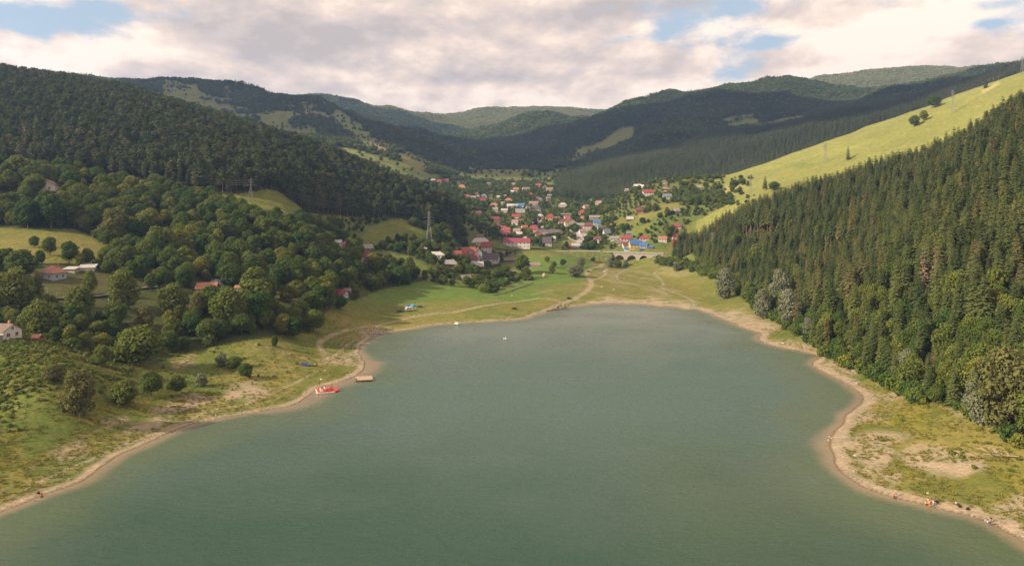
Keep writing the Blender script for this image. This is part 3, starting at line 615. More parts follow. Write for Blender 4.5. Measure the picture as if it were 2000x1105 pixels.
def stone(seed):
    r = np.random.default_rng(seed); P_ = []; n_ = 7
    V = []; Q = []
    for j in range(4):
        th = [0.05, .9, 1.9, 3.0][j]
        for i in range(n_): an = 6.2832 * i / n_; q = r.uniform(.75, 1.2); V.append((.5 * q * math.sin(th) * math.cos(an), .42 * q * math.sin(th) * math.sin(an), .3 * math.cos(th) + .12))
    for j in range(3):
        for i in range(n_): Q.append((j * n_ + i, j * n_ + (i + 1) % n_, (j + 1) * n_ + (i + 1) % n_, (j + 1) * n_ + i))
    return tube([(0, 0, -.2), (0, 0, .02)], [.1, .1], 3), (np.array(V), np.array(Q))
def datas(nm, gen, leaf, bark):
    (tv, tq), (cv, cq) = gen
    t_ = mesh_obj('trunk', tv, np.asarray(tq), bark, smooth_f=True); c_ = mesh_obj('crown', cv, np.asarray(cq), leaf)
    td, cd = t_.data, c_.data; bpy.data.objects.remove(t_); bpy.data.objects.remove(c_)
    return dict(trunk=td, crown=cd, tv=tv, tq=np.asarray(tq), cv=cv, cq=np.asarray(cq), leaf=leaf, bark=bark)
MODEL = {
 'broad': [datas('b', broad(s, 12, w_, 4200, .26, lb + 6, b_), L_BROAD, BARK) for s, w_, lb, b_ in ((1, 9.5, 13, .16), (2, 8.2, 11, .2), (3, 10.5, 15, .14), (4, 7.0, 12, .15), (5, 8.8, 9, .22))],
 'shrub': [datas('s', broad(s, 4, w_, 620, .30, 8, .02, trunk_r=.07), L_BROAD, BARK) for s, w_ in ((11, 4.6), (12, 5.6), (13, 3.8))],
 'silver': [datas('v', broad(s, 14, w_, 5200, .235, 20, .0, trunk_r=.26, tall=1.1), L_SILV, BARK_W) for s, w_ in ((21, 8.5), (22, 10.))],
 'olive': [datas('o', broad(s, 14, w_, 5400, .23, 20, .0, trunk_r=.24, tall=1.1), L_WARM, BARK_W) for s, w_ in ((26, 9.), (27, 8.))],
 'lime': [datas('l', broad(s, 12, w_, 4300, .25, 20, .05, trunk_r=.22, tall=1.1), L_LIME, BARK_W) for s, w_ in ((31, 8.5), (32, 7.2))],
 'spruce': [datas('sp', spruce(s, 22, w_, 23, 9, b_), L_SPR, BARK) for s, w_, b_ in ((41, 6.2, .08), (42, 5.4, .16), (43, 7.0, .06), (44, 5.8, .24))],
 'trunkspruce': [datas('ts', spruce(s, 22, 5.4, 14, 8, .5), L_SPR, BARK_P) for s in (45, 46)],
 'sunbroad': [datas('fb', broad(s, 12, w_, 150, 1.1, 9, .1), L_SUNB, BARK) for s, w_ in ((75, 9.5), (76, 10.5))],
 'pine': [datas('pi', pine(s, 18, w_ * 1.25, 700, .44, b_), L_PINE, BARK_P) for s, w_, b_ in ((51, 5.4, .30), (52, 4.8, .38), (53, 5.9, .26), (54, 5.0, .34))],
 'redspruce': [datas('rs', spruce(61, 22, 6.4, 22, 9, .06), L_RED, BARK)],
 'deadspruce': [datas('ds', spruce(62, 22, 5.0, 22, 7, .1, ragged=.5), L_DEAD, BARK_W)],
 'purple': [datas('pp', broad(63, 10, 8, 1200, .4, 11, .12), L_PURP, BARK)],
 'tuft': [datas('tu', tuft(s), L_TUFT, BARK) for s in (101, 102, 103)],
 'weed': [datas('we', broad(s, 1.4, 1.7, 70, .20, 5, .02, trunk_r=.02), L_WEED, BARK) for s in (105, 106)],
 'stone': [datas('st', stone(s), STONE, STONE) for s in (107, 108, 109)],
 'farbroad': [datas('fb', broad(s, 12, w_, 190, 1.05, 9, .1), L_FARB, BARK) for s, w_ in ((71, 9.5), (72, 8.2), (73, 10.5))],
 'farspruce': [datas('fs', spruce(s, 22, w_, 10, 9, .03, seg=2, twigs=False), L_FARS, BARK) for s, w_ in ((81, 8.4), (82, 7.6), (83, 9.2))],
 'farpine': [datas('fp', pine(s, 18, 5.4, 200, .8, .34), L_PINE, BARK_P) for s in (91, 92, 93)],
}
BASEH = {'broad': 12, 'shrub': 4, 'silver': 14, 'olive': 14, 'lime': 12, 'spruce': 22, 'pine': 18, 'redspruce': 22, 'deadspruce': 22, 'purple': 10, 'farbroad': 12, 'farspruce': 22, 'farpine': 18, 'tuft': 1, 'trunkspruce': 22, 'sunbroad': 12, 'weed': 1.4, 'stone': 1}

def tree_thing(name, kind, x, y, z, h, wscale, label, cat, group=None, var=None, rot=None):
    M = MODEL[kind]; m = M[random.randrange(len(M)) if var is None else var % len(M)]
    e = bpy.data.objects.new(name, None); COL.objects.link(e); e.empty_display_size = .5
    s = h / BASEH[kind]
    e.location = (x, y, z); e.scale = (s * wscale, s * wscale, s); e.rotation_euler = (random.gauss(0, .035), random.gauss(0, .035), random.uniform(0, 6.28) if rot is None else rot)
    for pn in ('trunk', 'crown'):
        c = bpy.data.objects.new(pn, m[pn]); COL.objects.link(c); c.parent = e
    return tag(e, label, cat, group)

def scatter_stuff(name, kind, pts, label, cat):
    """pts rows: x, y, z, scale_xy, scale_z, rot, variant.  One object: its mesh holds the tree shapes and the points; geometry nodes set the trees on the points"""
    if len(pts) == 0: return None
    pts = np.asarray(pts, float); M = MODEL[kind]; V = []; Qs = []; mi = []; vid = []; o = 0
    for k, m in enumerate(M):
        V += [m['tv'], m['cv']]; Qs += [m['tq'] + o, m['cq'] + o + len(m['tv'])]
        mi += [np.zeros(len(m['tq']), int), np.ones(len(m['cq']), int)]
        o += len(m['tv']) + len(m['cv']); vid += [np.full(len(m['tv']) + len(m['cv']), k)]
    nv = o; V.append(pts[:, :3]); vid.append(np.full(len(pts), -1))
    ob = mesh_obj(name, np.vstack(V), np.vstack(Qs), [M[0]['bark'], M[0]['leaf']], midx=np.concatenate(mi))
    me = ob.data
    def at(nm, typ, dat, key='value'):
        a_ = me.attributes.new(nm, typ, 'POINT'); a_.data.foreach_set(key, np.ascontiguousarray(dat).ravel())
    at('vid', 'INT', np.concatenate(vid).astype(np.int32))
    pad = lambda q: np.vstack([np.zeros((nv, q.shape[1])), q]).astype(np.float32)
    at('scl', 'FLOAT_VECTOR', pad(pts[:, [3, 3, 4]]), 'vector'); at('rot', 'FLOAT_VECTOR', pad(np.stack([rng.normal(0, .035, len(pts)), rng.normal(0, .035, len(pts)), pts[:, 5]], 1)), 'vector')
    at('var', 'INT', np.concatenate([np.zeros(nv), pts[:, 6]]).astype(np.int32))
    g = bpy.data.node_groups.new(name, 'GeometryNodeTree')
    g.interface.new_socket('Geometry', in_out='INPUT', socket_type='NodeSocketGeometry'); g.interface.new_socket('Geometry', in_out='OUTPUT', socket_type='NodeSocketGeometry')
    N_ = g.nodes; Lk = g.links
    gi, go = N_.new('NodeGroupInput'), N_.new('NodeGroupOutput')
    def na_(nm, typ):
        q = N_.new('GeometryNodeInputNamedAttribute'); q.data_type = typ; q.inputs[0].default_value = nm; return q.outputs[0]
    cmp_ = N_.new('FunctionNodeCompare'); cmp_.data_type = 'INT'; cmp_.operation = 'LESS_THAN'; Lk.new(na_('vid', 'INT'), cmp_.inputs[2]); cmp_.inputs[3].default_value = 0
    sep = N_.new('GeometryNodeSeparateGeometry'); sep.domain = 'POINT'; Lk.new(gi.outputs[0], sep.inputs[0]); Lk.new(cmp_.outputs[0], sep.inputs[1])
    spl = N_.new('GeometryNodeSplitToInstances'); spl.domain = 'POINT'; Lk.new(sep.outputs[1], spl.inputs[0]); Lk.new(na_('vid', 'INT'), spl.inputs['Group ID'])
    iop = N_.new('GeometryNodeInstanceOnPoints'); Lk.new(sep.outputs[0], iop.inputs['Points']); Lk.new(spl.outputs[0], iop.inputs['Instance'])
    iop.inputs['Pick Instance'].default_value = True; Lk.new(na_('var', 'INT'), iop.inputs['Instance Index'])
    e2r = N_.new('FunctionNodeEulerToRotation'); Lk.new(na_('rot', 'FLOAT_VECTOR'), e2r.inputs[0]); Lk.new(e2r.outputs[0], iop.inputs['Rotation']); Lk.new(na_('scl', 'FLOAT_VECTOR'), iop.inputs['Scale'])
    Lk.new(iop.outputs[0], go.inputs[0])
    md = ob.modifiers.new('scatter', 'NODES'); md.node_group = g
    return tag(ob, label, cat, kind='stuff')

# ------------------------------------------------------------------ where trees grow
KEEP_OUT = []                       # (x, y, r) filled by houses, roads, pylons before the trees are scattered
TREES = {k: [] for k in ('spruce', 'pine', 'broad', 'shrub', 'silver', 'olive', 'lime')}      # x, y, z, h, wscale, rot, var
STUFF = {}
FAR = {k: [] for k in ('farbroad', 'farspruce', 'farpine', 'sunbroad')}
def jgrid(x0, x1, y0, y1, s):
    a, b = np.meshgrid(np.arange(x0, x1, s), np.arange(y0, y1, s * .9)); a = a + (np.arange(a.shape[0]) % 2)[:, None] * s * .5
    a = a + rng.uniform(-.42, .42, a.shape) * s; b = b + rng.uniform(-.42, .42, b.shape) * s
    a, b = a.ravel(), b.ravel(); k = (b > 95) & (np.abs(a / b) < 0.86); return a[k], b[k]
def info(x, y):
    z = hgt(x, y); return z, 1000 + F * x / y, VH - F * (z - HC) / y
def seen(x, y, z, h, margin):
    """is a tree of height h there in view, give or take a margin in pixels"""
    y2 = np.maximum(y * .985, 96); vm = samp(VMIN, x * y2 / y, y2)
    return VH - F * (z + h - HC) / y < vm + margin
def clear(x, y, k=1.0):
    ok = np.ones(len(x), bool)
    for (a, b, r_) in KEEP_OUT: ok &= (x - a) ** 2 + (y - b) ** 2 > (r_ * k) ** 2
    return ok
def put(D, kind, x, y, z, h, ws, nv):
    D[kind] += list(zip(x, y, z, h, ws, rng.uniform(0, 6.28, len(x)), rng.integers(0, nv, len(x))))
def grow():
    # pine wood on the hill
    x, y = jgrid(-900, 0, 540, 1200, 6.0); z, u, v = info(x, y); c = cover(x, y, u, v)
    k = (c == 1) & seen(x, y, z, 18, 14) & clear(x, y); x, y, z, u = x[k], y[k], z[k], u[k]
    h = 17.5 * (.55 + .65 * rng.random(len(x))) * (.85 + .3 * fbm(x / 60, y / 60, 5))
    put(TREES, 'pine', x, y, z, h, rng.uniform(1.0, 1.45, len(x)), 4)
    # spruce slope beside the lake
    x, y = jgrid(120, 620, 150, 960, 6.1); z, u, v = info(x, y); c = cover(x, y, u, v)
    k = (c == 2) & seen(x, y, z, 24, 25) & clear(x, y); x, y, z, u = x[k], y[k], z[k], u[k]
    bd = ln(SPR_BASE, u, 2); cd = ln(SPR_CREST, u, 2); f = (y - bd) / (cd - bd)
    leafy = rng.random(len(x)) < np.where(f < .2, .45, np.where(f < .5, .2 * (fbm(x / 40, y / 40, 99) > .48) + .05, .03))
    hh = 18.5 * (.45 + .8 * rng.random(len(x)) ** .7) * (.8 + .4 * fbm(x / 30, y / 30, 66)) * np.where(f < .12, .75, 1)
    s = ~leafy; put(TREES, 'spruce', x[s], y[s], z[s], hh[s], rng.uniform(1.1, 1.55, s.sum()), 4)
    lite = rng.random(len(x)) < .45
    s = leafy & ~lite; put(TREES, 'broad', x[s], y[s], z[s], rng.uniform(6, 13, s.sum()), rng.uniform(.85, 1.15, s.sum()), 5)
    s = leafy & lite; put(TREES, 'lime', x[s], y[s], z[s], rng.uniform(7, 15, s.sum()), rng.uniform(.8, 1.05, s.sum()), 2)
    # leafy hem of that wood
    x, y = jgrid(120, 420, 150, 760, 3.6); z, u, v = info(x, y)
    k = (u > 1330) & (np.abs(y - ln(SPR_BASE, u, 2) * 1.0) < 7 + 4 * (y > 300)) & (rng.random(len(x)) < .6) & clear(x, y); x, y, z = x[k], y[k], z[k]
    put(TREES, 'shrub', x, y, z, rng.uniform(2.2, 6.0, len(x)), rng.uniform(.9, 1.3, len(x)), 3)
    # broadleaf wood on the near left side
    x, y = jgrid(-560, 0, 240, 790, 6.9); z, u, v = info(x, y); c = cover(x, y, u, v)
    k = (c == 4) & seen(x, y, z, 12, 20) & clear(x, y) & (rng.random(len(x)) < np.where(y < 420, .8, .9)) & (fbm(x / 35, y / 35, 15) > np.where(y < 400, .43, .30)); x, y, z = x[k], y[k], z[k]
    big = rng.random(len(x)) < .8
    lm = big & (rng.random(len(x)) < .22); big = big & ~lm; put(TREES, 'lime', x[lm], y[lm], z[lm], rng.uniform(6, 11, lm.sum()), rng.uniform(.9, 1.2, lm.sum()), 2)
    sh = ~big & ~lm
    put(TREES, 'broad', x[big], y[big], z[big], np.where(y[big] < 350, rng.uniform(5.5, 9.5, big.sum()), rng.uniform(7.5, 16.0, big.sum())), rng.uniform(.9, 1.25, big.sum()), 5)
    put(TREES, 'shrub', x[sh], y[sh], z[sh], rng.uniform(2.5, 5.5, sh.sum()), rng.uniform(.9, 1.3, sh.sum()), 3)
    # gardens, village and hedges
    x, y = jgrid(-330, 560, 560, 1560, 6.8); z, u, v = info(x, y); c = cover(x, y, u, v)
    k = (c == 5) & seen(x, y, z, 9, 10) & clear(x, y, .9) & (rng.random(len(x)) < .88); x, y, z = x[k], y[k], z[k]
    near = y < 1020; h = rng.uniform(3.5, 8.5, len(x)) * np.where(fbm(x / 50, y / 50, 8) > .52, 1.25, .75) * np.where(y > 1020, .85, 1)
    put(TREES, 'broad', x[near], y[near], z[near], h[near], rng.uniform(.9, 1.3, near.sum()), 5); put(FAR, 'farbroad', x[~near], y[~near], z[~near], h[~near], rng.uniform(.9, 1.3, (~near).sum()), 3)
    # garden bushes between the lower village and the hay meadow
    x, y = jgrid(-110, 40, 560, 860, 4.6); z, u, v = info(x, y)
    k = inpoly(u, v, [(838, 515), (900, 522), (985, 516), (1002, 538), (1044, 546), (992, 556), (962, 574), (930, 570), (880, 556), (838, 550)]) & clear(x, y, .8) & (fbm(x / 16, y / 16, 27) > .50); x, y, z = x[k], y[k], z[k]
    put(TREES, 'shrub', x, y, z, rng.uniform(1.8, 5.5, len(x)), rng.uniform(.9, 1.4, len(x)), 3)
    x, y = jgrid(60, 330, 600, 900, 5.0); z, u, v = info(x, y)
    k = (u > 1285) & (u < 1400) & (v > 505) & (v < 545) & (np.abs(v - np.interp(u, [1285, 1330, 1365, 1400], [512, 516, 530, 548])) < 6) & clear(x, y); x, y, z = x[k], y[k], z[k]
    put(TREES, 'shrub', x, y, z, rng.uniform(3, 6.5, len(x)), rng.uniform(.9, 1.4, len(x)), 3)
    # scrub where the bright slope runs out towards the hamlet
    x, y = jgrid(240, 460, 900, 1260, 9.0); z, u, v = info(x, y)
    k = (u > 1325) & (u < 1480) & (v > 345) & (v < 405) & (rng.random(len(x)) < .5 * (1 - smooth(1380, 1490, u)) + .12) & (cover(x, y, u, v) != 2) & clear(x, y); x, y, z = x[k], y[k], z[k]
    put(TREES, 'shrub', x, y, z, rng.uniform(2.5, 7, len(x)), rng.uniform(.9, 1.4, len(x)), 3)
    # rough grass, weeds and stones of the near banks
    y = rng.uniform(130, 420, 60000); x = rng.uniform(-.8, .8, 60000) * y; z, u, v = info(x, y); sdv = shoredist(x, y); c = cover(x, y, u, v)
    k = (sdv > 4) & (c == 0) & (u > -20) & (u < 2020) & (rng.random(len(x)) < np.where(y < 260, .85, .45)) & (fbm(x / 9, y / 9, 47) > .36); x, y, z = x[k], y[k], z[k]
    STUFF['tuft'] = np.stack([x, y, z - .03, rng.uniform(.7, 1.4, len(x)), rng.uniform(.35, .8, len(x)), rng.uniform(0, 6, len(x)), rng.integers(0, 3, len(x))], 1)
    y = rng.uniform(130, 330, 42000); x = rng.uniform(-.8, .8, 42000) * y; z, u, v = info(x, y); sdv = shoredist(x, y)
    wz = np.where(u < 260, .75 * smooth(28, 55, sdv), .03 * smooth(12, 25, sdv)) * (fbm(x / 14, y / 14, 19) > .42)
    k = (rng.random(len(x)) < wz) & (u > -20) & (u < 2020); x, y, z = x[k], y[k], z[k]
    STUFF['weed'] = np.stack([x, y, z - .05, rng.uniform(.6, 1.4, len(x)), rng.uniform(.4, .9, len(x)), rng.uniform(0, 6, len(x)), rng.integers(0, 2, len(x))], 1)
    x, y = jgrid(-260, 260, 120, 620, 1.3); z, u, v = info(x, y); sdv = shoredist(x, y)
    k = (sdv > -.4) & (sdv < 4.5) & (rng.random(len(x)) < .11) & (u > -20) & (u < 2020); x, y, z = x[k], y[k], z[k]; s_ = rng.uniform(.25, 1.0, len(x)) ** 1.6
    STUFF['stone'] = np.stack([x, y, z - .05, s_, s_, rng.uniform(0, 6, len(x)), rng.integers(0, 3, len(x))], 1)
    # dark spruce ridge behind the bright slope
    x, y = jgrid(90, 1500, 1200, 1900, 6.0); z, u, v = info(x, y); c = cover(x, y, u, v)
    k = (c == 3) & seen(x, y, z, 24, 8); x, y, z = x[k], y[k], z[k]
    put(FAR, 'farspruce', x, y, z, 22 * rng.uniform(.65, 1.2, len(x)), rng.uniform(.95, 1.3, len(x)), 3)
    # far woods
    x, y = jgrid(-2700, 2500, 1180, 3200, 9.0); z, u, v = info(x, y); c = cover(x, y, u, v)
    k = ((c == 6) | (c == 7)) & seen(x, y, z, 13, 4) & (u > -120) & (u < 2120); x, y, z, c, u = x[k], y[k], z[k], c[k], u[k]
    con = rng.random(len(x)) < np.where(fbm(x / 220, y / 220, 77) > .54, .8, .15) * np.where(c == 6, .4, 1)
    put(FAR, 'farspruce', x[con], y[con], z[con], rng.uniform(11, 20, con.sum()), rng.uniform(1.1, 1.5, con.sum()), 3)
    put(FAR, 'farbroad', x[~con], y[~con], z[~con], np.where(c[~con] == 6, rng.uniform(5, 11, (~con).sum()), rng.uniform(9, 14, (~con).sum())), rng.uniform(1.0, 1.4, (~con).sum()), 3)
    x, y = jgrid(-3800, 3600, 3200, 5400, 15.0); z, u, v = info(x, y); c = cover(x, y, u, v)
    k = ((c == 6) | (c == 7)) & seen(x, y, z, 14, 3) & (u > -120) & (u < 2120); x, y, z = x[k], y[k], z[k]
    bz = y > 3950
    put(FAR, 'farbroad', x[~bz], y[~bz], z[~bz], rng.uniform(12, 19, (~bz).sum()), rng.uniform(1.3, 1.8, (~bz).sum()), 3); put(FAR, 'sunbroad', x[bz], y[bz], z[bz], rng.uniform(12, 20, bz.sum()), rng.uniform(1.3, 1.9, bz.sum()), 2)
    # single trees on the far pastures
    x, y = jgrid(-1700, 700, 1180, 2400, 15.0); z, u, v = info(x, y); c = cover(x, y, u, v)
    k = (c == 0) & (u < 1240) & seen(x, y, z, 8, 3) & (rng.random(len(x)) < .55 * smooth(.44, .6, fbm(x / 45, y / 45, 12)) + .06); x, y, z = x[k], y[k], z[k]
    put(FAR, 'farbroad', x, y, z, rng.uniform(4, 9, len(x)), rng.uniform(1, 1.3, len(x)), 3)
LABELS = {
 'spruce': ('spruce_tree', 'spruce tree', 'dark green spruce crowded in the wood above the sandy bank', 'spruces of the lakeside wood', 'spruce_wood', 'the rest of the dense spruce wood climbing the steep slope'),
 'pine': ('pine_tree', 'pine tree', 'slim dark pine with bare lower trunk in the hillside pine wood', 'pines of the hillside wood', 'pine_wood', 'the rest of the dark pine wood covering the hill to its crest'),
 'broad': ('broadleaf_tree', 'tree', 'green broadleaf tree with rounded crown among the mixed lakeside and village trees', 'broadleaf trees of the valley', 'broadleaf_wood', 'smaller broadleaf trees filling the slopes and gardens'),
 'lime': ('pale_tree', 'tree', 'pale fresh green broadleaf tree scattered through the darker woods', 'pale broadleaf trees in the woods', 'pale_trees', 'the rest of the pale green trees in the woods'),
 'shrub': ('leafy_shrub', 'shrub', 'low green leafy shrub along the edge of the woods', 'shrubs along the woods', 'shrubbery', 'the rest of the low green shrubbery along the wood edges'),
}
def which(kind, x, y, z, h, u):
    """label by where a tree of a common kind stands and how tall it is"""
    if kind == 'spruce':
        f = (y - np.interp(u, [p[0] for p in SPR_BASE], [p[2] for p in SPR_BASE])) / (np.interp(u, [p[0] for p in SPR_CREST], [p[2] for p in SPR_CREST]) - np.interp(u, [p[0] for p in SPR_BASE], [p[2] for p in SPR_BASE]))
        return ('tall ' if h > 17 else 'young low ') + 'dark green spruce ' + ('at the lower hem of the wood above the sandy bank' if f < .3 else 'halfway up the wood above the sandy bank' if f < .7 else 'near the top of the lakeside wood')
    if kind == 'pine':
        f = (y - np.interp(u, [p[0] for p in PINE_FOOT], [p[2] for p in PINE_FOOT])) / 330
        return ('tall ' if h > 15 else 'short ') + 'dark pine ' + ('in the lowest rows of the hillside pine wood' if f < .15 else 'inside the hillside pine wood')
    if kind in ('broad', 'lime', 'shrub'):
        a = {'broad': 'green broadleaf tree', 'lime': 'pale fresh green tree', 'shrub': 'leafy shrub'}[kind]
        if u > 1318: w_ = 'in the hem of the spruce wood by the lake'
        elif y > 640: w_ = 'among the village gardens and hedges'
        elif y < 350: w_ = 'in the near thicket between the farmhouse and the lakeside meadow'
        elif y < 470: w_ = 'in the wood around the terracotta roofed houses'
        else: w_ = 'in the broad wood below the pine hill'
        return ('big ' if h > (4 if kind == 'shrub' else 9.5) else 'small ') + a + ' ' + w_
def plant():
    for kind, L in TREES.items():
        if not L or kind not in LABELS: continue
        A_ = np.array(L); nm, cat, lab, grp, snm, slab = LABELS[kind]
        x, y, z, h = A_[:, 0], A_[:, 1], A_[:, 2], A_[:, 3]
        u = 1000 + F * x / y; vt = VH - F * (z + h - HC) / y
        infr = (u > 5) & (u < 1995) & (samp(VMIN, x * .985, np.maximum(y * .985, 96)) > vt + 2)
        order = np.argsort(-(h / y) * np.where(infr, 1, 1e-3)); top = order[:295]; rest = order[295:]
        for i in top: tree_thing(nm, kind, x[i], y[i], z[i] - .15, h[i], A_[i, 4], which(kind, x[i], y[i], z[i], h[i], u[i]), cat, grp, int(A_[i, 6]), A_[i, 5])
        if len(rest):
            r_ = A_[rest]; s = r_[:, 3] / BASEH[kind]
            scatter_stuff(snm, kind, np.stack([r_[:, 0], r_[:, 1], r_[:, 2] - .15, s * r_[:, 4], s, r_[:, 5], r_[:, 6]], 1), slab, 'trees')
    for kind, nm, lab in (('sunbroad', 'far_sun_painted_forest', 'light green forest on the farthest peaks with sunlight painted into its leaves'), ('farbroad', 'far_broadleaf_forest', 'blue-green broadleaf forest over the far mountains and pastures'), ('farspruce', 'far_spruce_forest', 'dark spruce forest on the ridge behind the bright grass slope and beyond')):
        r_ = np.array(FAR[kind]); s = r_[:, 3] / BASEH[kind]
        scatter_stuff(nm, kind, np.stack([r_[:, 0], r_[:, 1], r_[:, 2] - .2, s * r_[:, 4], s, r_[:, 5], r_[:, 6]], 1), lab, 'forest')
    scatter_stuff('rough_grass', 'tuft', STUFF['tuft'], 'tussocky dry grass on the lake banks', 'grass'); scatter_stuff('weeds', 'weed', STUFF['weed'], 'leafy weeds on the rough banks and garden', 'weeds'); scatter_stuff('shore_stones', 'stone', STUFF['stone'], 'small stones strewn along the waterline', 'stones')
    print('TREES', {k: len(v) for k, v in TREES.items()}, {k: len(v) for k, v in FAR.items()})

